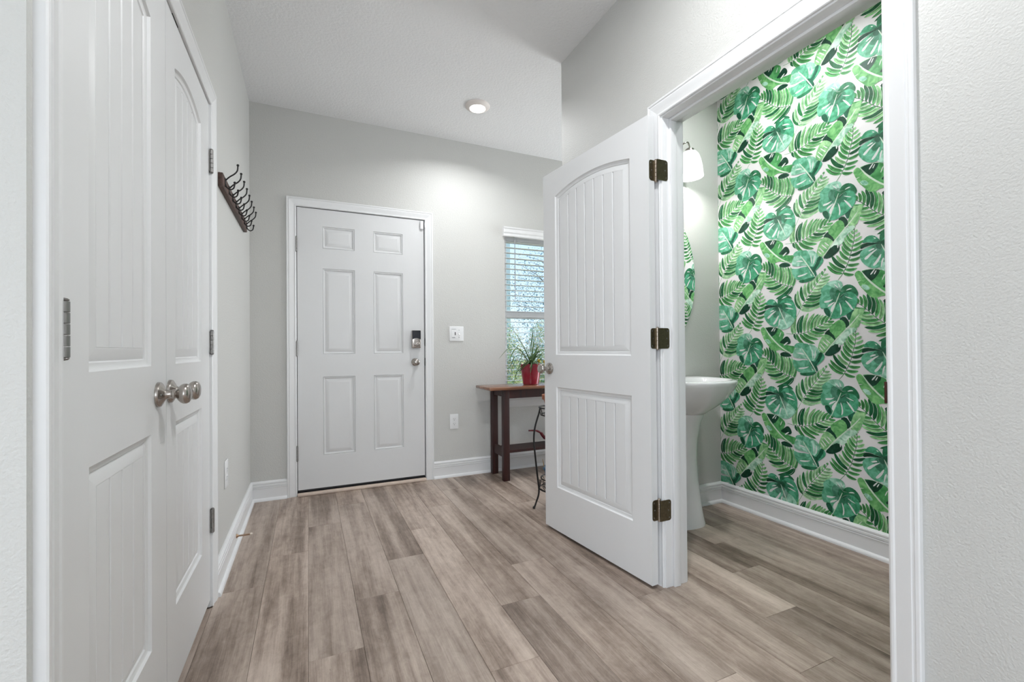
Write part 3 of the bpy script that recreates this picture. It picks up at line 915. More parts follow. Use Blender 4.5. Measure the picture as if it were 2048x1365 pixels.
MB().prism([(0.0185, -0.006, 0.004), (0.0185, -0.006, -0.006), (0.0185, -0.016, -0.0125), (0.0185, -0.018, -0.0075)], (0.007, 0, 0)).build('toggle', M_PLASTIC, sw_)
for zz in (0.030, -0.030):
    MB().lathe([(.003, 0), (.0025, .0012), (0, .0014)], T(0.022, -0.006, zz) @ Matrix.Rotation(PI / 2, 4, 'X'), n=12).build('screw', M_WAND, sw_)

# spring door stop on the left baseboard
ds = empty('door_stop', (XL + 0.0145, 2.775, 0.058))
tag(ds, 'bronze spring door stop with a cream tip on the left baseboard', 'door stop')
MB().lathe([(.011, 0), (.011, .003), (.006, .009), (.004, .012)], Matrix.Rotation(PI / 2, 4, 'Y'), n=16).build('base', M_COPPER, ds, smooth=40)
hel = [(0.010 + 0.055 * i / 160, 0.0042 * math.cos(2 * PI * i / 8), 0.0042 * math.sin(2 * PI * i / 8)) for i in range(161)]
MB().tube(hel, 0.0011, 5).build('spring', M_COPPER, ds)
MB().lathe([(.0045, 0), (.006, .001), (.006, .009), (.004, .012), (0, .0125)], T(0.063, 0, 0) @ Matrix.Rotation(PI / 2, 4, 'Y'), n=14).build('tip', M_RUBBER, ds, smooth=40)

# ================================================================== coat rack
cr = empty('coat_rack', (XL, 2.80, 1.779))
tag(cr, 'dark wooden coat rack with eight black double hooks on the left wall', 'coat rack')
y0r, y1r = 2.368 - 2.80, 3.232 - 2.80
MB().box((0, y0r, 0), (0.020, y1r, 0.064), bevel=0.003).build('board', M_RACK, cr, smooth=40)
def smooth_path(pts, n=8):
    out = []
    P_ = [Vector(p) for p in pts]
    for i in range(len(P_) - 1):
        p0 = P_[max(i - 1, 0)]; p1 = P_[i]; p2 = P_[i + 1]; p3 = P_[min(i + 2, len(P_) - 1)]
        for k in range(n):
            t = k / n
            out.append(0.5 * ((2 * p1) + (-p0 + p2) * t + (2 * p0 - 5 * p1 + 4 * p2 - p3) * t * t + (-p0 + 3 * p1 - 3 * p2 + p3) * t ** 3))
    out.append(P_[-1])
    return out
hk = MB()
hk.box((0.020, -0.0065, 0.016), (0.0235, 0.0065, 0.056), bevel=0.0012)
hk.tube(smooth_path([(0.022, 0, 0.046), (0.038, 0, 0.064), (0.058, 0, 0.081), (0.069, 0, 0.098), (0.0715, 0, 0.120)]), 0.0032, 8)
hk.lathe([(0, -.006), (.0045, -.004), (.006, 0), (.0045, .004), (0, .006)], T(0.0715, 0, 0.123), n=12)
hk.tube(smooth_path([(0.022, 0, 0.030), (0.026, 0, 0.016), (0.040, 0, 0.006), (0.054, 0, 0.014), (0.059, 0, 0.036)]), 0.0032, 8)
hk.lathe([(0, -.006), (.0045, -.004), (.006, 0), (.0045, .004), (0, .006)], T(0.059, 0, 0.040), n=12)
hme = hk.mesh('hook', 40)
for k in range(8):
    obj('hook', hme, M_IRON, cr, T(0, 2.42 - 2.80 + 0.1115 * k, 0))

# ================================================================== console table with plant and watering can
TX0, TX1, TY0, TY1, TZ = 1.262, 2.50, 3.195, 3.520, 0.740
ct = empty('console_table', (1.88, 3.36, 0))
tag(ct, 'dark red-brown wooden console table below the window', 'table')
co = Vector(ct.location)
def cb(a, b):
    return tuple(Vector(a) - co), tuple(Vector(b) - co)
MB().box(*cb((TX0, TY0, TZ - 0.022), (TX1, TY1, TZ)), bevel=0.004).build('table_top', M_TOP, ct, smooth=40)
for lx in (1.388, 2.32):
    for ly in (3.232, 3.470):
        MB().box(*cb((lx, ly, 0), (lx + 0.052, ly + 0.045, TZ - 0.022)), bevel=0.003).build('leg', M_MAHOG, ct, smooth=40)
MB().box(*cb((1.440, 3.236, TZ - 0.092), (2.32, 3.256, TZ - 0.022))).build('apron', M_MAHOG, ct)
MB().box(*cb((1.440, 3.490, TZ - 0.092), (2.32, 3.510, TZ - 0.022))).build('apron', M_MAHOG, ct)
for lx in (1.392, 2.342):
    MB().box(*cb((lx + 0.008, 3.277, TZ - 0.080), (lx + 0.030, 3.470, TZ - 0.022))).build('side_apron', M_MAHOG, ct)
    MB().box(*cb((lx + 0.008, 3.277, 0.180), (lx + 0.030, 3.470, 0.252))).build('side_stretcher', M_MAHOG, ct)
MB().box(*cb((1.422, 3.262, 0.212), (2.35, 3.468, 0.232)), bevel=0.002).build('shelf', M_MAHOG, ct)

M_REDPOT = plain('red_glazed_pot', (0.34, 0.006, 0.030), 0.12, coat=0.6)
M_SOIL = plain('potting_soil', (0.03, 0.02, 0.015), 0.95, var=(60, 0.4))
M_BLADE = leaf_mat('spider_plant_leaf', [(0.030, 0.075, 0.022), (0.055, 0.13, 0.035), (0.11, 0.20, 0.08), (0.030, 0.09, 0.055)])
M_YELLOW = plain('yellow_ornament', (0.62, 0.42, 0.02), 0.4)
pc = Vector((1.700, 3.375, TZ))
pot = empty('potted_spider_plant', pc)
tag(pot, 'spider plant in a glossy red pot on the console table', 'potted plant')
MB().lathe([(0, 0), (.060, 0), (.066, .004), (.083, .110), (.089, .165), (.090, .172), (.085, .172), (.080, .150), (0, .150)], n=40).build('pot', M_REDPOT, pot, smooth=40)
MB().lathe([(.079, .151), (.04, .157), (0, .158)], n=24).build('soil', M_SOIL, pot, smooth=60)
def blade(pts, w):
    """strap leaf folded along its middle, through pts"""
    P_ = smooth_path(pts, 6)
    n = len(P_)
    vs_, fs = [], []
    side0 = None
    for i, p in enumerate(P_):
        t = (P_[min(i + 1, n - 1)] - P_[max(i - 1, 0)]).normalized()
        s = t.cross(Vector((0.15, -0.3, 1.0)))
        if s.length < 0.05:
            s = t.cross(Vector((1, 0, 0)))
        s.normalize()
        if side0 is not None and s.dot(side0) < 0:
            s = -s
        side0 = s
        up = s.cross(t)
        f = i / (n - 1)
        ww = w * (0.55 + 0.9 * f) if f < 0.3 else w * (0.82 * (1 - ((f - 0.3) / 0.7) ** 2.2) + 0.02)
        vs_ += [p - s * ww + up * ww * 0.5, p, p + s * ww + up * ww * 0.5]
    for i in range(n - 1):
        for k in range(2):
            a = i * 3 + k
            fs.append((a, a + 1, a + 4, a + 3))
    return vs_, fs
# blades digitised roughly as (x, z) beside the pot, relative to the pot foot (m)
BL = [[(0, .15), (-.05, .26), (-.14, .40), (-.215, .475)], [(0, .15), (-.035, .27), (-.09, .36), (-.135, .395)], [(0, .15), (-.005, .30), (.005, .42), (.012, .505)],
      [(0, .15), (-.06, .25), (-.13, .315), (-.20, .29), (-.27, .215)], [(0, .15), (-.06, .235), (-.13, .275), (-.20, .275)], [(-.01, .15), (-.06, .205), (-.10, .19), (-.14, .12), (-.19, .015)],
      [(-.01, .15), (-.05, .19), (-.09, .17), (-.12, .10), (-.135, .04)], [(-.01, .16), (-.05, .20), (-.08, .18), (-.10, .12), (-.105, .09)], [(.01, .15), (.05, .25), (.10, .315), (.17, .33)],
      [(.01, .15), (.05, .22), (.12, .26), (.19, .22), (.22, .12)], [(.01, .15), (.06, .21), (.11, .22), (.16, .17), (.19, .06)], [(.0, .15), (.02, .25), (.04, .33), (.055, .38)],
      [(0, .15), (.03, .22), (.05, .29), (.06, .345)], [(0, .16), (.02, .19), (.04, .165), (.06, .10), (.085, .055)], [(0, .16), (-.02, .19), (-.035, .165), (-.045, .10), (-.03, .07)],
      [(0, .16), (.0, .20), (.015, .17), (.03, .12), (.07, .06), (.085, .03)], [(0, .15), (-.06, .22), (-.12, .24), (-.16, .17), (-.18, .12)], [(0, .15), (-.04, .20), (-.07, .19), (-.11, .14), (-.15, .09)],
      [(0, .15), (.05, .20), (.09, .21), (.13, .18), (.15, .12)], [(0, .15), (-.02, .24), (-.05, .30), (-.10, .33)], [(0, .15), (.03, .24), (.08, .28), (.14, .27)], [(0, .15), (.01, .22), (-.01, .28), (-.03, .33)]]
brng = random.Random(5)
for _ in range(14):
    r_ = brng.uniform(.08, .19) * brng.choice((-1, -1, 1))
    hgt = brng.uniform(.17, .30)
    BL.append([(0, .15), (r_ * .35, .15 + (hgt - .15) * .8), (r_ * .7, hgt), (r_, hgt - brng.uniform(.0, .13))])
for i, b_ in enumerate(BL):
    sp_ = (i * 0.618) % 1.0 - 0.5
    drop = b_[-1][1] < 0.15
    pts = []
    for k, (x, z) in enumerate(b_):
        f = k / (len(b_) - 1)
        y = sp_ * 0.14 * f - (0.10 * min(1, f * 2) if drop and abs(x) < 0.1 else 0)
        pts.append((x, max(-0.16, y), z))
    mb = MB(); mb.add(*blade(pts, 0.0078 if not drop else 0.0066))
    mb.build('leaf', M_BLADE, pot)
mb = MB().add(*blade([(0.03, -.07, .165), (.03, -.100, .14), (.055, -.115, .07), (.075, -.14, .01), (.03, -.20, -.012), (-.03, -.215, -.03)], 0.0035))
mb.build('runner', M_BLADE, pot)
for (x, z, r) in ((.052, .196, .014), (.105, .190, .012)):
    mb = MB().lathe([(0, -1), (.6, -.8), (.95, -.2), (.9, .4), (.5, .9), (0, 1.05)], T(x, -0.05, z) @ Matrix.Diagonal((r, r, r * 1.2, 1)), n=14)
    mb.tube([(x, -0.05, z - r), (x - 0.004, -0.045, 0.15)], 0.0015, 6)
    mb.build('yellow_pick', M_YELLOW, pot, smooth=60)

M_CAN = plain('dark_red_enamel', (0.16, 0.012, 0.022), 0.3, coat=0.3)
wc = empty('watering_can', (1.93, 3.39, 0.232))
tag(wc, 'dark red watering can on the lower shelf of the console table', 'watering can')
MB().lathe([(0, 0), (.075, 0), (.080, .004), (.078, .060), (.066, .105), (.045, .135), (.040, .140), (.036, .140), (.040, .130), (0, .02)], n=32).build('body', M_CAN, wc, smooth=40)
MB().tube(smooth_path([(-.060, 0, .030), (-.105, -.004, .055), (-.135, -.006, .092), (-.175, -.008, .112), (-.215, -.01, .118), (-.250, -.01, .120)]), [.016] * 8 + [.013] * 8 + [.009] * 8 + [.0075] * 8 + [.0065] * 9, 12).build('spout', M_CAN, wc, smooth=60)
MB().tube(smooth_path([(.035, 0, .132), (.085, 0, .150), (.120, 0, .115), (.110, 0, .060), (.076, 0, .035)]), .0075, 10).build('handle', M_CAN, wc, smooth=60)

# ================================================================== wrought iron plant stand with its pots
pcx, pcy = 1.470, 2.560
ps = empty('plant_stand', (pcx, pcy, 0))
tag(ps, 'black wrought-iron plant stand half hidden by the open door', 'plant stand')
base_a = math.atan2(2.600 - pcy, 1.325 - pcx)
prof = [(.150, .004), (.134, .045), (.116, .111), (.127, .226), (.139, .344), (.147, .448), (.138, .532), (.112, .618), (.104, .652)]
for k in range(3):
    a = base_a + 2 * PI * k / 3
    ca, sa = math.cos(a), math.sin(a)
    mb = MB().tube(smooth_path([(r * ca, r * sa, z) for r, z in prof], 6), 0.0058, 10)
    mb.lathe([(0, -.008), (.008, -.004), (.009, .002), (.006, .008), (0, .010)], T(.150 * ca, .150 * sa, .008), n=12)
    mb.build('leg', M_IRON, ps, smooth=50)
def ringpts(r, z, n=40):
    return [(r * math.cos(2 * PI * i / n), r * math.sin(2 * PI * i / n), z) for i in range(n)]
for nm, r, z, t in (('top_ring', .108, .655, .0042), ('ring', .098, .608, .0042), ('lower_ring', .112, .128, .004), ('lower_ring', .100, .195, .004)):
    MB().tube(ringpts(r, z), t, 8, closed=True).build(nm, M_IRON, ps, smooth=60)
for k in range(14):
    a = 2 * PI * k / 14
    ca, sa = math.cos(a), math.sin(a)
    MB().tube([(.108 * ca, .108 * sa, .655), (.102 * ca, .102 * sa, .63), (.098 * ca, .098 * sa, .608)], .0022, 6).build('gallery_wire', M_IRON, ps)
for z, r in ((.600, .098), (.120, .112)):
    mb = MB()
    for k in range(5):
        x = (-.8 + .4 * k) * r
        yy = math.sqrt(max(0, r * r - x * x))
        mb.tube([(x, -yy, z), (x, yy, z)], .0022, 6)
    mb.build('tray_bars', M_IRON, ps)
for k in range(9):
    a = 2 * PI * k / 9
    c_ = Vector((.106 * math.cos(a), .106 * math.sin(a), .162))
    tx = Vector((-math.sin(a), math.cos(a), 0))
    sp2 = [c_ + tx * (0.004 + .020 * (i / 26)) * math.cos(i * .42) + Vector((0, 0, 1)) * (0.004 + .026 * (i / 26)) * math.sin(i * .42) for i in range(27)]
    MB().tube(sp2, .002, 6).build('scroll', M_IRON, ps)
M_TERRA = plain('terracotta', (0.36, 0.13, 0.07), 0.8, var=(40, 0.12))
tp = empty('terracotta_pot', (pcx, pcy, 0.603))
tag(tp, 'terracotta pot on top of the black plant stand', 'pot')
MB().lathe([(0, 0), (.055, 0), (.078, .105), (.088, .105), (.090, .135), (.082, .137), (.078, .110), (0, .110)], n=36).build('pot', M_TERRA, tp, smooth=40)
MB().lathe([(.077, .111), (.03, .118), (0, .118)], n=24).build('soil', M_SOIL, tp, smooth=60)
M_BLUEPOT = plain('blue_painted_pot', (0.035, 0.11, 0.20), 0.4)
M_STRAW = plain('dry_stem', (0.50, 0.33, 0.14), 0.8)
bp2 = empty('blue_pot', (pcx, pcy, 0.123))
tag(bp2, 'small blue pot with a dry stem low in the plant stand', 'pot')
MB().lathe([(0, 0), (.058, 0), (.078, .125), (.086, .128), (.086, .142), (.078, .142), (.074, .120), (0, .120)], n=36).build('pot', M_BLUEPOT, bp2, smooth=40)
MB().tube([(-.072, 0.03, .12), (-.076, 0.03, .165), (-.084, .030, .195)], [.003, .0025, .0015], 6).build('stem', M_STRAW, bp2)
MB().tube([(-.060, 0.0, .12), (-.066, 0.0, .150), (-.060, -.005, .170)], [.003, .0025, .0015], 6).build('stem', M_STRAW, bp2)

# ================================================================== powder room: pedestal sink, faucet, mirror, vanity light
SX = 2.020
sk = empty('pedestal_sink', (SX, 2.02, 0))
tag(sk, 'white porcelain pedestal sink in front of the grey wall', 'sink')
def dring(hw, yf, yb, z, nf=2.3, nb=5.0, n=56):
    """plan outline: rounded front, squarer back"""
    yc = yb - min(0.14, (yb - yf) * 0.35)
    pts = []
    for i in range(n):
        t = 2 * PI * i / n
        c_, s_ = math.cos(t), math.sin(t)
        e = nf if s_ < 0 else nb
        x = hw * math.copysign(abs(c_) ** (2 / e), c_)
        y = math.copysign(abs(s_) ** (2 / e), s_)
        pts.append((x, yc + y * ((yc - yf) if s_ < 0 else (yb - yc)) - 2.02, z))
    return pts
rings = [dring(.105, 1.875, 2.150, .655), dring(.135, 1.860, 2.185, .672), dring(.185, 1.815, 2.185, .705), dring(.232, 1.775, 2.185, .748), dring(.266, 1.745, 2.185, .792),
         dring(.283, 1.730, 2.185, .822), dring(.289, 1.724, 2.185, .838), dring(.288, 1.726, 2.185, .847), dring(.283, 1.732, 2.185, .852), dring(.270, 1.744, 2.180, .853),
         dring(.245, 1.768, 2.085, .849), dring(.236, 1.776, 2.078, .842), dring(.222, 1.790, 2.068, .815), dring(.190, 1.820, 2.045, .770), dring(.120, 1.870, 2.000, .740), dring(.03, 1.925, 1.965, .734)]
MB().loft(rings).build('basin', M_PORC, sk, smooth=50)
pr = []
for z, hw, hy, cy in ((0.0, .128, .120, 2.030), (.012, .128, .120, 2.030), (.05, .118, .112, 2.030), (.14, .103, .100, 2.030), (.26, .090, .090, 2.030), (.38, .083, .085, 2.030), (.50, .084, .087, 2.025), (.60, .094, .098, 2.015), (.668, .110, .116, 2.005)):
    ring = []
    for i in range(40):
        t = 2 * PI * i / 40
        c_, s_ = math.cos(t), math.sin(t)
        ring.append((hw * math.copysign(abs(c_) ** .8, c_), cy - 2.02 + hy * math.copysign(abs(s_) ** .8, s_), z))
    pr.append(ring)
MB().loft(pr).build('pedestal', M_PORC, sk, smooth=50)
MB().lathe([(.022, .7345), (.022, .738), (.015, .7385), (0, .737)], T(0, 1.945 - 2.02, 0.0), n=20).build('drain', M_CHROME, sk, smooth=40)
fc = empty('faucet', (SX, 2.125, 0.852))
tag(fc, 'chrome faucet at the back of the pedestal sink', 'faucet')
MB().box((-.080, -.024, 0), (.080, .024, .012), bevel=.005).build('base', M_CHROME, fc, smooth=40)
MB().tube(smooth_path([(0, 0, .010), (0, 0, .060), (0, -.030, .095), (0, -.085, .090), (0, -.100, .072)]), [.014] * 12 + [.011] * 21, 14).build('spout', M_CHROME, fc, smooth=60)
for s in (-1, 1):
    MB().lathe([(.016, .010), (.014, .030), (.012, .050), (.014, .058), (.010, .066), (0, .068)], T(s * .052, 0, 0), n=20).build('handle_base', M_CHROME, fc, smooth=50)
    MB().tube(smooth_path([(s * .052, 0, .064), (s * .075, -.006, .082), (s * .100, -.012, .088), (s * .118, -.016, .084)]), [.008] * 8 + [.0075] * 8 + [.007] * 8 + [.003], 10).build('lever', M_CHROME, fc, smooth=60)

M_MIRROR = plain('mirror_silver', (0.92, 0.94, 0.94), 0.0, 1.0, var=(1, 0.0))
M_MEDGE = plain('mirror_edge', (0.10, 0.16, 0.15), 0.3)
mr = empty('oval_mirror', (SX - 0.005, YB, 1.487))
tag(mr, 'frameless oval mirror on the grey wall reflecting the leaf wallpaper', 'mirror')
mm_ = frame((0, 0, 0), (1, 0, 0), (0, 0, 1), (0, -1, 0))
MB().lathe([(.2945, .006), (.2925, .0066), (0, .0066)], mm_, n=96, sy=.440 / .2945).build('glass', M_MIRROR, mr)
MB().lathe([(.2945, 0.0), (.2945, .006), (.2935, .0060)], mm_, n=96, sy=.440 / .2945).build('edge', M_MEDGE, mr)

# vanity light: two bell shades on curved arms
def shade_mat():
    m, nt, b = new_mat('lit_frosted_shade')
    nt.nodes.remove(b)
    out = nt.nodes['Material Output']
    d = nt.nodes.new('ShaderNodeBsdfDiffuse'); d.inputs[0].default_value = (0.85, 0.87, 0.86, 1)
    t = nt.nodes.new('ShaderNodeBsdfTranslucent'); t.inputs[0].default_value = (0.92, 0.93, 0.92, 1)
    mx = nt.nodes.new('ShaderNodeMixShader'); mx.inputs[0].default_value = 0.58
    gl = nt.nodes.new('ShaderNodeBsdfGlossy'); gl.inputs['Roughness'].default_value = 0.15
    m2 = nt.nodes.new('ShaderNodeMixShader'); m2.inputs[0].default_value = 0.06
    nt.links.new(d.outputs[0], mx.inputs[1]); nt.links.new(t.outputs[0], mx.inputs[2])
    nt.links.new(mx.outputs[0], m2.inputs[1]); nt.links.new(gl.outputs[0], m2.inputs[2])
    nt.links.new(m2.outputs[0], out.inputs[0])
    return m
M_SHADE = shade_mat()
M_BULB = plain('lit_bulb', (0.9, 0.9, 0.9), 0.4, emit=((1.0, 1.0, 1.0), 2.0))
vl = empty('vanity_light', (SX - 0.005, YB, 2.265))
tag(vl, 'two-arm vanity light with frosted bell shades above the oval mirror', 'wall light')
MB().lathe([(.060, 0), (.060, .008), (.050, .016), (.020, .022), (0, .023)], mm_, n=36, sx=1.6).build('backplate', M_NICKEL, vl, smooth=40)
for s in (-1, 1):
    cx = s * .145
    MB().tube(smooth_path([(s * .03, -.015, .0), (s * .07, -.060, .004), (s * .105, -.105, .036), (s * .130, -.115, .046), (s * .143, -.115, .026), (cx, -.115, .008)]), .0045, 10).build('arm', M_NICKEL, vl, smooth=60)
    sd = MB().lathe([(.014, .012), (.026, .004), (.030, -.010), (.029, -.012)], T(cx, -.115, 0), n=32).build('socket_cap', M_NICKEL, vl, smooth=40)
    MB().lathe([(.026, -.008), (.040, -.014), (.055, -.034), (.066, -.066), (.074, -.105), (.079, -.150), (.081, -.168), (.0785, -.168), (.0765, -.150), (.0715, -.105), (.0635, -.066), (.053, -.036), (.038, -.017), (.026, -.011)], T(cx, -.115, 0), n=48).build('shade', M_SHADE, vl, smooth=60)
    MB().lathe([(0, -.012), (.013, -.014), (.014, -.040), (.026, -.070), (.029, -.092), (.020, -.112), (0, -.120)], T(cx, -.115, 0), n=20).build('bulb', M_BULB, vl, smooth=60)
    d = bpy.data.lights.new('vanity_bulb_glow', 'POINT')
    d.energy = 9.0; d.shadow_soft_size = 0.030; d.color = (1.0, 0.97, 0.985)
    l = bpy.data.objects.new('vanity_bulb_glow', d)
    COL.objects.link(l); l.parent = vl; l.location = (cx, -.115, -.128)

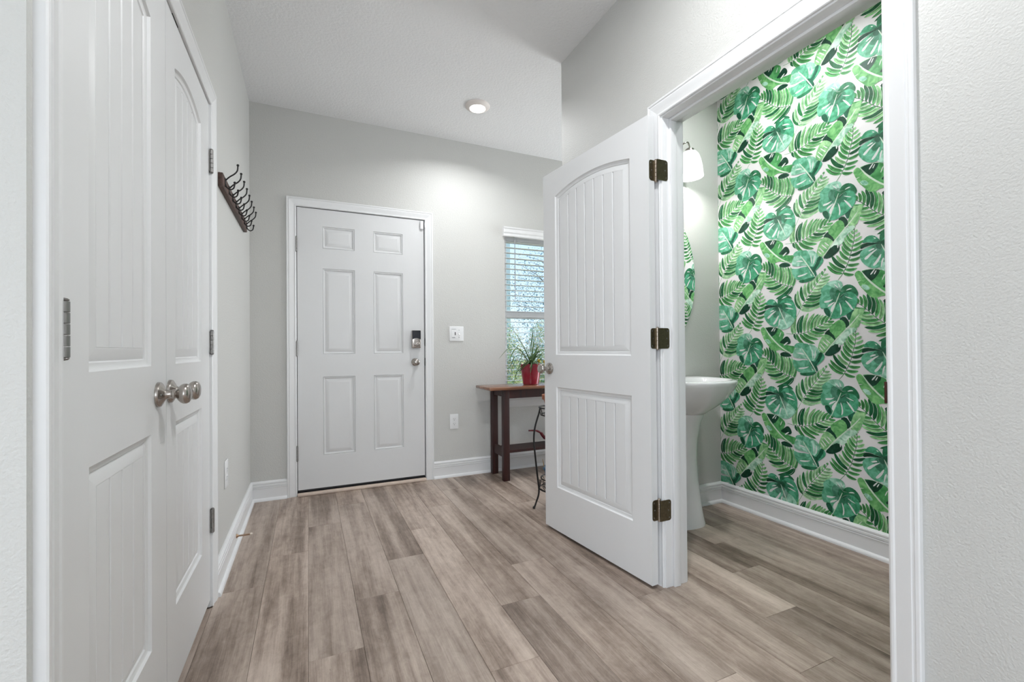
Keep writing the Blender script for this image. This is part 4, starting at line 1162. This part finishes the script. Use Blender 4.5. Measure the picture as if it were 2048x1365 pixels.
# ================================================================== leaf wallpaper (flat print: leaf shapes laid on the papered wall)
WPD = {'palms': [('B', [(-325, -466), (-330, -462)], [(-330, -462), (-368, -450), (-404, -435), (-437, -410), (-468, -376), (-500, -343), (-528, -322)], [(0.0, -331, -372, 1), (0.06, -342, -353, 0), (0.12, -358, -348, 1), (0.19, -374, -345, 0), (0.26, -392, -339, 0), (0.34, -407, -332, 1), (0.43, -427, -320, 0), (0.52, -446, -302, 1), (0.61, -463, -297, 2), (0.7, -480, -289, 2), (0.79, -497, -289, 1), (0.88, -512, -294, 1), (0.96, -525, -302, 1), (0.0, -381, -507, 2), (0.02, -428, -517, 2), (0.1, -439, -493, 1), (0.18, -472, -469, 0), (0.27, -488, -449, 2), (0.36, -507, -425, 0), (0.45, -510, -405, 1), (0.55, -518, -386, 0), (0.65, -528, -363, 1), (0.77, -534, -347, 1), (1.0, -545, -316, 2)], 'g'), ('F', [(-312, -641), (-289, -595)], [(-289, -595), (-264, -551), (-231, -504), (-196, -458), (-170, -425), (-155, -398)], [(0.0, -314, -507, 2), (0.06, -301, -491, 0), (0.2, -281, -469, 2), (0.3, -259, -454, 0), (0.4, -238, -449, 1), (0.5, -221, -441, 0), (0.6, -203, -429, 0), (0.7, -188, -415, 1), (0.8, -179, -407, 0), (0.9, -167, -397, 1), (1.0, -151, -386, 1), (0.0, -205, -594, 0), (0.05, -171, -579, 0), (0.1, -170, -561, 2), (0.18, -170, -545, 1), (0.26, -163, -529, 2), (0.34, -156, -511, 2), (0.42, -150, -496, 0), (0.5, -144, -479, 0), (0.6, -139, -463, 0), (0.7, -132, -447, 0), (0.8, -129, -431, 0), (0.9, -137, -417, 0)], 'l'), ('G', [(-372, -206), (-333, -211)], [(-333, -211), (-290, -211), (-246, -200), (-208, -182), (-172, -163), (-141, -148), (-116, -131)], [(0.0, -330, -148, 0), (0.06, -312, -111, 0), (0.14, -283, -115, 2), (0.2, -272, -110, 2), (0.28, -245, -101, 0), (0.36, -213, -106, 0), (0.44, -192, -110, 1), (0.52, -181, -113, 0), (0.6, -166, -116, 0), (0.7, -148, -119, 1), (0.8, -133, -123, 1), (0.92, -118, -129, 1), (0.02, -302, -245, 2), (0.08, -269, -271, 1), (0.16, -215, -264, 1), (0.24, -197, -242, 1), (0.34, -167, -223, 0), (0.42, -162, -208, 1), (0.52, -149, -193, 2), (0.62, -129, -176, 0), (0.74, -119, -163, 0), (0.86, -111, -150, 1)], 'g'), ('I', [(-91, -460), (-66, -428)], [(-66, -428), (-52, -402), (-35, -363), (-23, -317), (-11, -267), (-8, -227), (-9, -199)], [(0.0, -138, -376, 1), (0.06, -129, -357, 1), (0.13, -115, -327, 2), (0.22, -93, -328, 0), (0.31, -77, -307, 1), (0.4, -66, -283, 1), (0.49, -62, -258, 1), (0.58, -52, -242, 0), (0.67, -43, -232, 1), (0.76, -32, -224, 0), (0.86, -21, -214, 0), (0.95, -15, -204, 0), (0.02, -15, -439, 1), (0.1, -1, -410, 1), (0.2, 9, -387, 1), (0.3, 19, -354, 1), (0.4, 25, -323, 2), (0.5, 29, -295, 1), (0.6, 29, -275, 1), (0.7, 23, -253, 0), (0.8, 16, -233, 0), (0.9, 5, -215, 0), (1.0, -6, -192, 0)], 'g')], 'polys': [('A', 'tealp', [(-79, -1), (-149, 46), (-138, 58), (-116, 64), (-91, 64), (-74, 55), (-67, 38), (-70, 18)]), ('A', 'dark', [(-79, -2), (-70, 18), (-58, 31), (-37, 35), (-14, 23), (0, 1), (4, -17), (-1, -30), (-11, -15), (-33, -7), (-59, -9)]), ('A', 'teal', [(-79, -1), (-59, -9), (-33, -7), (-13, -17), (-2, -39), (-2, -64), (-11, -86), (-27, -99), (-51, -118), (-72, -123), (-79, -131), (-108, -134), (-127, -124), (-93, -42)]), ('A', 'tealm', [(-79, -1), (-93, -42), (-127, -124), (-147, -115), (-160, -91), (-157, -75), (-175, -76), (-182, -49), (-180, -22), (-169, -2), (-176, 18), (-161, 37), (-148, 45), (-114, 26)]), ('A', 'dark2', [(-160, -78), (-140, -77), (-128, -102), (-131, -125), (-148, -115), (-161, -93)]), ('A', 'dark', [(-92, 18), (-75, 3), (-59, 6), (-42, -1), (-71, -13), (-88, -32), (-100, -10)]), ('A', 'w', [(-160, -38), (-125, -36), (-110, -30), (-130, -46), (-157, -49)]), ('A', 'w', [(-137, -59), (-110, -48), (-103, -47), (-125, -66), (-143, -74)]), ('A', 'w', [(-86, -48), (-75, -70), (-70, -106), (-81, -126), (-77, -90)]), ('A', 'w', [(-59, -40), (-34, -63), (-16, -95), (-23, -97), (-43, -67)]), ('A', 'w', [(-61, -22), (-38, -30), (-15, -42), (-34, -38)]), ('A', 'w', [(-114, 52), (-94, 36), (-85, 20), (-99, 32)]), ('A', 'w', [(-89, 54), (-80, 37), (-79, 24), (-86, 38)]), ('A', 'w', [(-54, 5), (-35, 16), (-19, 11), (-35, 8)]), ('A', 'w', [(-130, -86), (-110, -56), (-95, -44), (-104, -67), (-120, -107)]), ('A', 'wv', [(-78, -3), (-83, -3), (-129, -124), (-125, -125)]), ('C', 'dark', [(-417, -43), (-422, -11), (-413, 13), (-385, 24), (-351, 12), (-334, -9), (-362, 0), (-389, -9)]), ('C', 'teal', [(-417, -43), (-389, -9), (-362, -1), (-336, -14), (-318, -48), (-312, -87), (-322, -129), (-352, -93), (-390, -84)]), ('C', 'tealp', [(-411, -56), (-390, -84), (-352, -96), (-323, -129), (-328, -140), (-356, -170), (-383, -180), (-413, -174), (-426, -159), (-415, -132), (-404, -97)]), ('C', 'tealm', [(-418, -45), (-404, -97), (-415, -132), (-426, -161), (-462, -157), (-494, -127), (-508, -96), (-501, -66), (-464, -52)]), ('C', 'teal', [(-418, -41), (-439, -37), (-473, -27), (-498, -28), (-489, -9), (-473, 3), (-448, 0), (-428, -21)]), ('C', 'vdark', [(-418, -43), (-442, -39), (-473, -30), (-500, -33), (-506, -57), (-480, -47), (-448, -45)]), ('C', 'w', [(-493, -106), (-458, -79), (-427, -66), (-455, -88), (-481, -116)]), ('C', 'w', [(-474, -72), (-452, -61), (-442, -66), (-464, -75)]), ('C', 'w', [(-387, -29), (-357, -29), (-331, -46), (-360, -39)]), ('C', 'w', [(-381, -56), (-351, -56), (-320, -70), (-351, -65)]), ('C', 'w', [(-456, -147), (-434, -119), (-415, -91), (-421, -120), (-443, -151)]), ('C', 'w', [(-418, -135), (-412, -120), (-405, -115), (-412, -144), (-419, -167)]), ('C', 'w', [(-451, -8), (-438, -14), (-442, -19)]), ('C', 'w', [(-401, -2), (-380, 11), (-362, 10), (-386, 0)]), ('C', 'wv', [(-414, -49), (-418, -50), (-395, -105), (-369, -165), (-366, -164), (-390, -104)]), ('K', 'green', [(-516, -166), (-532, -181), (-521, -210), (-508, -242), (-484, -273), (-465, -299), (-442, -305), (-414, -296), (-383, -307), (-343, -320), (-384, -300), (-425, -269), (-474, -217), (-502, -174)]), ('K', 'greenm', [(-503, -171), (-474, -217), (-425, -269), (-383, -303), (-337, -321), (-332, -296), (-324, -278), (-357, -274), (-400, -261), (-395, -238), (-382, -207), (-408, -182), (-434, -172), (-469, -167)]), ('K', 'vdark', [(-501, -172), (-476, -212), (-454, -221), (-422, -178), (-434, -171), (-475, -165)]), ('K', 'vdark', [(-414, -258), (-392, -238), (-371, -221), (-354, -233), (-346, -260), (-366, -270), (-390, -264)]), ('K', 'vdark', [(-411, -322), (-384, -312), (-355, -322), (-341, -337), (-373, -342), (-403, -337)]), ('K', 'tealp', [(-505, -236), (-482, -238), (-465, -260), (-483, -265), (-497, -253)]), ('K', 'w', [(-466, -188), (-447, -165), (-443, -168), (-461, -193)]), ('K', 'w', [(-450, -189), (-440, -172), (-437, -174), (-446, -193)]), ('K', 'w', [(-524, -215), (-501, -212), (-522, -219)]), ('K', 'w', [(-511, -244), (-496, -242), (-511, -247)]), ('K', 'w', [(-416, -222), (-406, -197), (-402, -198), (-413, -225)]), ('K', 'w', [(-390, -272), (-369, -255), (-360, -257), (-384, -277)]), ('K', 'wv', [(-507, -167), (-502, -168), (-472, -212), (-422, -266), (-380, -299), (-345, -317), (-349, -320), (-384, -305), (-427, -272), (-477, -219)]), ('E', 'tealm', [(-324, -291), (-318, -270), (-296, -262), (-269, -267), (-246, -270), (-236, -296), (-221, -329), (-226, -367), (-237, -379), (-286, -290)]), ('E', 'tealp', [(-244, -271), (-219, -275), (-194, -296), (-188, -314), (-194, -345), (-216, -367), (-229, -351), (-220, -329), (-235, -296)]), ('E', 'teal', [(-189, -313), (-167, -324), (-160, -346), (-184, -373), (-210, -394), (-229, -367), (-210, -356)]), ('E', 'dark2', [(-186, -315), (-168, -324), (-195, -377), (-216, -394), (-227, -373), (-205, -361)]), ('E', 'tealm', [(-335, -357), (-303, -366), (-270, -360), (-243, -363), (-227, -395), (-210, -421), (-230, -430), (-260, -429), (-299, -428), (-324, -401)]), ('E', 'tealp', [(-334, -336), (-325, -296), (-286, -290), (-245, -351), (-281, -349), (-315, -347)]), ('E', 'dark', [(-297, -432), (-260, -429), (-222, -424), (-203, -421), (-221, -439), (-249, -446), (-282, -445)]), ('E', 'dark2', [(-245, -359), (-216, -367), (-195, -407), (-202, -422), (-222, -405)]), ('E', 'w', [(-304, -403), (-270, -399), (-238, -392), (-265, -407), (-298, -411)]), ('E', 'w', [(-228, -291), (-221, -324), (-223, -351), (-227, -329)]), ('E', 'w', [(-207, -296), (-206, -334), (-216, -356), (-212, -324)]), ('E', 'w', [(-314, -319), (-286, -316), (-264, -329), (-292, -325)]), ('E', 'w', [(-232, -400), (-222, -411), (-224, -419)]), ('E', 'wv', [(-287, -290), (-283, -289), (-243, -346), (-202, -421), (-206, -423), (-248, -351)]), ('H', 'vdark', [(-87, -141), (-60, -127), (-40, -153), (-37, -176), (-54, -190), (-61, -163)]), ('H', 'dark2', [(-53, -115), (-33, -106), (-15, -94), (-16, -115), (-37, -155)]), ('H', 'greenl', [(-40, -176), (-16, -95), (11, -97), (34, -95), (24, -128), (11, -167), (3, -186), (-24, -192)]), ('H', 'tealpp', [(-64, -207), (-24, -187), (-3, -203), (-52, -236), (-62, -266), (-83, -277), (-113, -278), (-138, -299)]), ('H', 'vdark', [(-165, -326), (-113, -271), (-83, -277), (-80, -298), (-96, -315), (-132, -335)]), ('H', 'vdark', [(-149, -202), (-131, -191), (-111, -217), (-101, -235), (-111, -256), (-132, -232), (-159, -218)]), ('H', 'greenl', [(-194, -292), (-188, -264), (-172, -233), (-157, -218), (-131, -229), (-108, -256), (-165, -324), (-189, -303)]), ('H', 'green', [(-139, -191), (-111, -162), (-81, -143), (-59, -162), (-55, -189), (-64, -205), (-109, -256), (-101, -234)]), ('H', 'w', [(-181, -264), (-155, -297), (-159, -300), (-182, -270)]), ('H', 'w', [(-167, -251), (-140, -280), (-144, -284), (-170, -256)]), ('H', 'w', [(-186, -281), (-168, -305), (-171, -308), (-189, -287)]), ('H', 'w', [(-152, -243), (-130, -265), (-132, -269), (-154, -248)]), ('H', 'w', [(-88, -266), (-83, -282), (-88, -292), (-91, -276)]), ('H', 'wv', [(-166, -323), (-162, -326), (-109, -258), (-62, -208), (-23, -169), (11, -122), (8, -120), (-27, -164), (-64, -202), (-113, -254)])]}
GREENS = {'g': [(0.20, 0.45, 0.19), (0.06, 0.26, 0.075), (0.008, 0.085, 0.028)], 'l': [(0.26, 0.50, 0.25), (0.12, 0.36, 0.13), (0.022, 0.145, 0.045)]}
PCOL = {'teal': (0.065, 0.31, 0.165), 'tealm': (0.11, 0.37, 0.22), 'tealp': (0.26, 0.52, 0.37), 'tealpp': (0.40, 0.62, 0.46), 'dark': (0.02, 0.14, 0.06), 'dark2': (0.012, 0.095, 0.048),
        'vdark': (0.006, 0.045, 0.022), 'green': (0.13, 0.38, 0.125), 'greenm': (0.07, 0.29, 0.09), 'greenl': (0.23, 0.48, 0.21), 'w': (0.72, 0.72, 0.70), 'wv': (0.58, 0.69, 0.56)}
PAPER = (0.75, 0.73, 0.725)

def paper_mat():
    m, nt, b = new_mat('leaf_wallpaper_print')
    L = nt.links.new
    at = nt.nodes.new('ShaderNodeAttribute'); at.attribute_name = 'print'
    geo = nt.nodes.new('ShaderNodeNewGeometry')
    n1 = nt.nodes.new('ShaderNodeTexNoise'); n1.inputs['Scale'].default_value = 34; n1.inputs['Detail'].default_value = 5; n1.inputs['Distortion'].default_value = 0.8
    L(geo.outputs['Position'], n1.inputs['Vector'])
    mr_ = nt.nodes.new('ShaderNodeMapRange'); mr_.inputs['From Min'].default_value = 0.34; mr_.inputs['From Max'].default_value = 0.66
    L(n1.outputs['Fac'], mr_.inputs['Value'])
    # watercolour pooling: thin to pooled pigment (only where pigment lies: alpha of the attribute)
    dk = nt.nodes.new('ShaderNodeMix'); dk.data_type = 'RGBA'; dk.blend_type = 'MULTIPLY'
    dk.inputs[7].default_value = (0.50, 0.70, 0.60, 1)
    lt = nt.nodes.new('ShaderNodeMix'); lt.data_type = 'RGBA'; lt.blend_type = 'MULTIPLY'
    lt.inputs[7].default_value = (2.1, 1.6, 1.9, 1)
    inv_ = nt.nodes.new('ShaderNodeMath'); inv_.operation = 'SUBTRACT'; inv_.inputs[0].default_value = 1.0
    L(mr_.outputs[0], inv_.inputs[1])
    f1 = nt.nodes.new('ShaderNodeMath'); f1.operation = 'MULTIPLY'; L(mr_.outputs[0], f1.inputs[0]); L(at.outputs['Alpha'], f1.inputs[1])
    f2 = nt.nodes.new('ShaderNodeMath'); f2.operation = 'MULTIPLY'; L(inv_.outputs[0], f2.inputs[0]); L(at.outputs['Alpha'], f2.inputs[1])
    f3 = nt.nodes.new('ShaderNodeMath'); f3.operation = 'MULTIPLY'; f3.inputs[1].default_value = 0.8; L(f2.outputs[0], f3.inputs[0])
    L(f1.outputs[0], dk.inputs[0]); L(at.outputs['Color'], dk.inputs[6])
    L(f3.outputs[0], lt.inputs[0]); L(dk.outputs[2], lt.inputs[6])
    L(lt.outputs[2], b.inputs['Base Color'])
    b.inputs['Roughness'].default_value = 0.5
    b.inputs['Specular IOR Level'].default_value = 0.25
    n2 = nt.nodes.new('ShaderNodeTexNoise'); n2.inputs['Scale'].default_value = 500; n2.inputs['Detail'].default_value = 2
    L(geo.outputs['Position'], n2.inputs['Vector'])
    bp_ = nt.nodes.new('ShaderNodeBump'); bp_.inputs['Distance'].default_value = 0.0004; bp_.inputs['Strength'].default_value = 0.6
    L(n2.outputs['Fac'], bp_.inputs['Height']); L(bp_.outputs[0], b.inputs['Normal'])
    return m

tile = []          # (list of 2D points, colour, pigment amount, layer)
layer = [0]
trng = random.Random(21)
def put(pts, col, amt):
    layer[0] += 1
    tile.append((pts, col, amt, layer[0]))
def lens(a, b_, w, bend, n=9):
    """slim curved leaflet from a to b_ (mm)"""
    ax, ay = a; dx, dy = b_[0] - ax, b_[1] - ay
    ln = math.hypot(dx, dy) or 1
    nx, ny = -dy / ln, dx / ln
    L_, R_ = [], []
    for i in range(n + 1):
        t = i / n
        o_ = bend * ln * math.sin(PI * t)
        hw = w * (max(0.0, math.sin(PI * (t ** 0.8))) ** 0.48) * 0.5 + 0.15
        cx, cy = ax + dx * t + nx * o_, ay + dy * t + ny * o_
        L_.append((cx + nx * hw, cy + ny * hw)); R_.append((cx - nx * hw, cy - ny * hw))
    return L_ + R_[::-1]
def at_spine(sp, t):
    seg = [math.hypot(sp[i + 1][0] - sp[i][0], sp[i + 1][1] - sp[i][1]) for i in range(len(sp) - 1)]
    d = t * sum(seg)
    for i, s in enumerate(seg):
        if d <= s or i == len(seg) - 1:
            k = min(1, d / s)
            return (sp[i][0] + (sp[i + 1][0] - sp[i][0]) * k, sp[i][1] + (sp[i + 1][1] - sp[i][1]) * k)
        d -= s
def line(pts, w):
    L_, R_ = [], []
    for i, p in enumerate(pts):
        a = pts[max(i - 1, 0)]; c = pts[min(i + 1, len(pts) - 1)]
        ln = math.hypot(c[0] - a[0], c[1] - a[1]) or 1
        nx, ny = -(c[1] - a[1]) / ln, (c[0] - a[0]) / ln
        L_.append((p[0] + nx * w / 2, p[1] + ny * w / 2)); R_.append((p[0] - nx * w / 2, p[1] - ny * w / 2))
    return L_ + R_[::-1]
def do_palm(nm):
    for (name, stem_, spine, tips, tone) in WPD['palms']:
        if name != nm:
            continue
        cols = GREENS[tone]
        put(line(stem_, 2.2), cols[1], 0.6)
        for (t, x, y, c) in tips:
            a = at_spine(spine, t)
            x, y = a[0] + (x - a[0]) * 1.07, a[1] + (y - a[1]) * 1.07
            ln = math.hypot(x - a[0], y - a[1])
            # bend so leaflets droop towards the tip of the frond
            tx, ty = spine[-1][0] - spine[0][0], spine[-1][1] - spine[0][1]
            sgn = 1 if (tx * (y - a[1]) - ty * (x - a[0])) > 0 else -1
            w = min(21.0, 10.5 + ln * 0.095)
            put(lens(a, (x, y), w + 2.6, 0.09 * sgn), PAPER, 0.0)
            k = trng.uniform(0.82, 1.2)
            put(lens(a, (x, y), w, 0.09 * sgn), tuple(min(0.9, v * k) for v in cols[c]), 0.75)
            if c < 2 and ln > 45:
                put(lens((a[0] + (x - a[0]) * .12, a[1] + (y - a[1]) * .12), (a[0] + (x - a[0]) * .8, a[1] + (y - a[1]) * .8), w * 0.30, 0.10 * sgn), tuple(v * 0.5 for v in cols[c]), 0.4)
        put(line(spine, 2.4), cols[2], 0.4)
def smooth_poly(p, it=2):
    for _ in range(it):
        q = []
        for i in range(len(p)):
            a, c = p[i], p[(i + 1) % len(p)]
            q.append((a[0] * .75 + c[0] * .25, a[1] * .75 + c[1] * .25)); q.append((a[0] * .25 + c[0] * .75, a[1] * .25 + c[1] * .75))
        p = q
    return p
def do_polys(g):
    for (grp, col, pts) in WPD['polys']:
        if grp != g:
            continue
        amt = 0.0 if col == 'w' else 0.15 if col == 'wv' else 0.9
        if amt > 0.5:
            c0 = (sum(p[0] for p in pts) / len(pts), sum(p[1] for p in pts) / len(pts))
            grow = [(p[0] + (p[0] - c0[0]) / (math.hypot(p[0] - c0[0], p[1] - c0[1]) or 1) * 1.6, p[1] + (p[1] - c0[1]) / (math.hypot(p[0] - c0[0], p[1] - c0[1]) or 1) * 1.6) for p in pts]
            put(smooth_poly(grow, 1), PAPER, 0.0)
        if amt > 0.5:
            pts = [(c0[0] + (p[0] - c0[0]) * 1.07, c0[1] + (p[1] - c0[1]) * 1.07) for p in pts]
        put(smooth_poly(pts, 1), PCOL[col], amt)
        if g in 'AC' and col.startswith('teal'):
            q = pts[0]
            put(smooth_poly([(q[0] + (p[0] - q[0]) * trng.uniform(.42, .62), q[1] + (p[1] - q[1]) * trng.uniform(.42, .62)) for p in pts], 1), tuple(v * 0.55 for v in PCOL[col]), 0.9)
            put(smooth_poly([(q[0] + (p[0] - q[0]) * .26, q[1] + (p[1] - q[1]) * .26) for p in pts], 1), tuple(v * 0.3 for v in PCOL[col]), 0.6)
for step in ('pF', 'pG', 'pI', 'pB', 'qH', 'qK', 'qE', 'qC', 'qA'):
    (do_palm if step[0] == 'p' else do_polys)(step[1])

AY, AZ = 1.348, 1.321            # anchor of the repeat on the wall
RY, RZ = 0.525, 0.5225           # repeat, half drop
y_min, y_max, z_min, z_max = -0.34, YB - 0.0005, 0.125, H - 0.0005
verts, faces, cols_ = [], [], []
# pre-triangulate the tile
tri_tile = []
for pts, col, amt, lay in tile:
    tr = tessellate_polygon([[Vector((p[0], p[1], 0)) for p in pts]])
    tri_tile.append((pts, tr, (*col, amt), lay))
EPS = 0.000005
# paper ground
verts += [(XB - 0.0004, y_min, z_min), (XB - 0.0004, y_max, z_min), (XB - 0.0004, y_max, z_max), (XB - 0.0004, y_min, z_max)]
faces.append((0, 1, 2, 3)); cols_ += [(*PAPER, 0.0)] * 4
for ci in range(-3, 5):
    for ri in range(-5, 6):
        oy = AY - ci * RY
        oz = AZ + ri * RZ - (ci % 2) * RZ / 2
        if oy - 0.45 > y_max or oy + 0.45 < y_min or oz - 0.45 > z_max or oz + 0.45 < z_min:
            continue
        for pts, tr, col, lay in tri_tile:
            wp = [(oy - p[0] / 1000.0, oz + p[1] / 1000.0) for p in pts]
            if all(y > y_max or y < y_min or z > z_max or z < z_min for y, z in wp):
                continue
            n0 = len(verts)
            xx = XB - 0.0005 - EPS * lay
            verts += [(xx, y, z) for y, z in wp]
            cols_ += [col] * len(wp)
            faces += [tuple(n0 + i for i in t) for t in tr]
wme = bpy.data.meshes.new('wallpaper')
wme.from_pydata(verts, [], faces)
ca_ = wme.color_attributes.new('print', 'FLOAT_COLOR', 'POINT')
ca_.data.foreach_set('color', [v for c in cols_ for v in c])
bm = bmesh.new(); bm.from_mesh(wme)
for co_, no_ in (((0, y_min, 0), (0, -1, 0)), ((0, y_max, 0), (0, 1, 0)), ((0, 0, z_min), (0, 0, -1)), ((0, 0, z_max), (0, 0, 1))):
    bmesh.ops.bisect_plane(bm, geom=bm.verts[:] + bm.edges[:] + bm.faces[:], plane_co=co_, plane_no=no_, clear_outer=True)
for f in bm.faces:
    if f.normal.x > 0:
        f.normal_flip()
bm.to_mesh(wme); bm.free()
wpo = obj('wallpaper', wme, paper_mat(), wall_paper)
wpo['label'] = 'wallpaper printed with green monstera, palm and banana leaves'
print('wallpaper faces', len(wme.polygons))
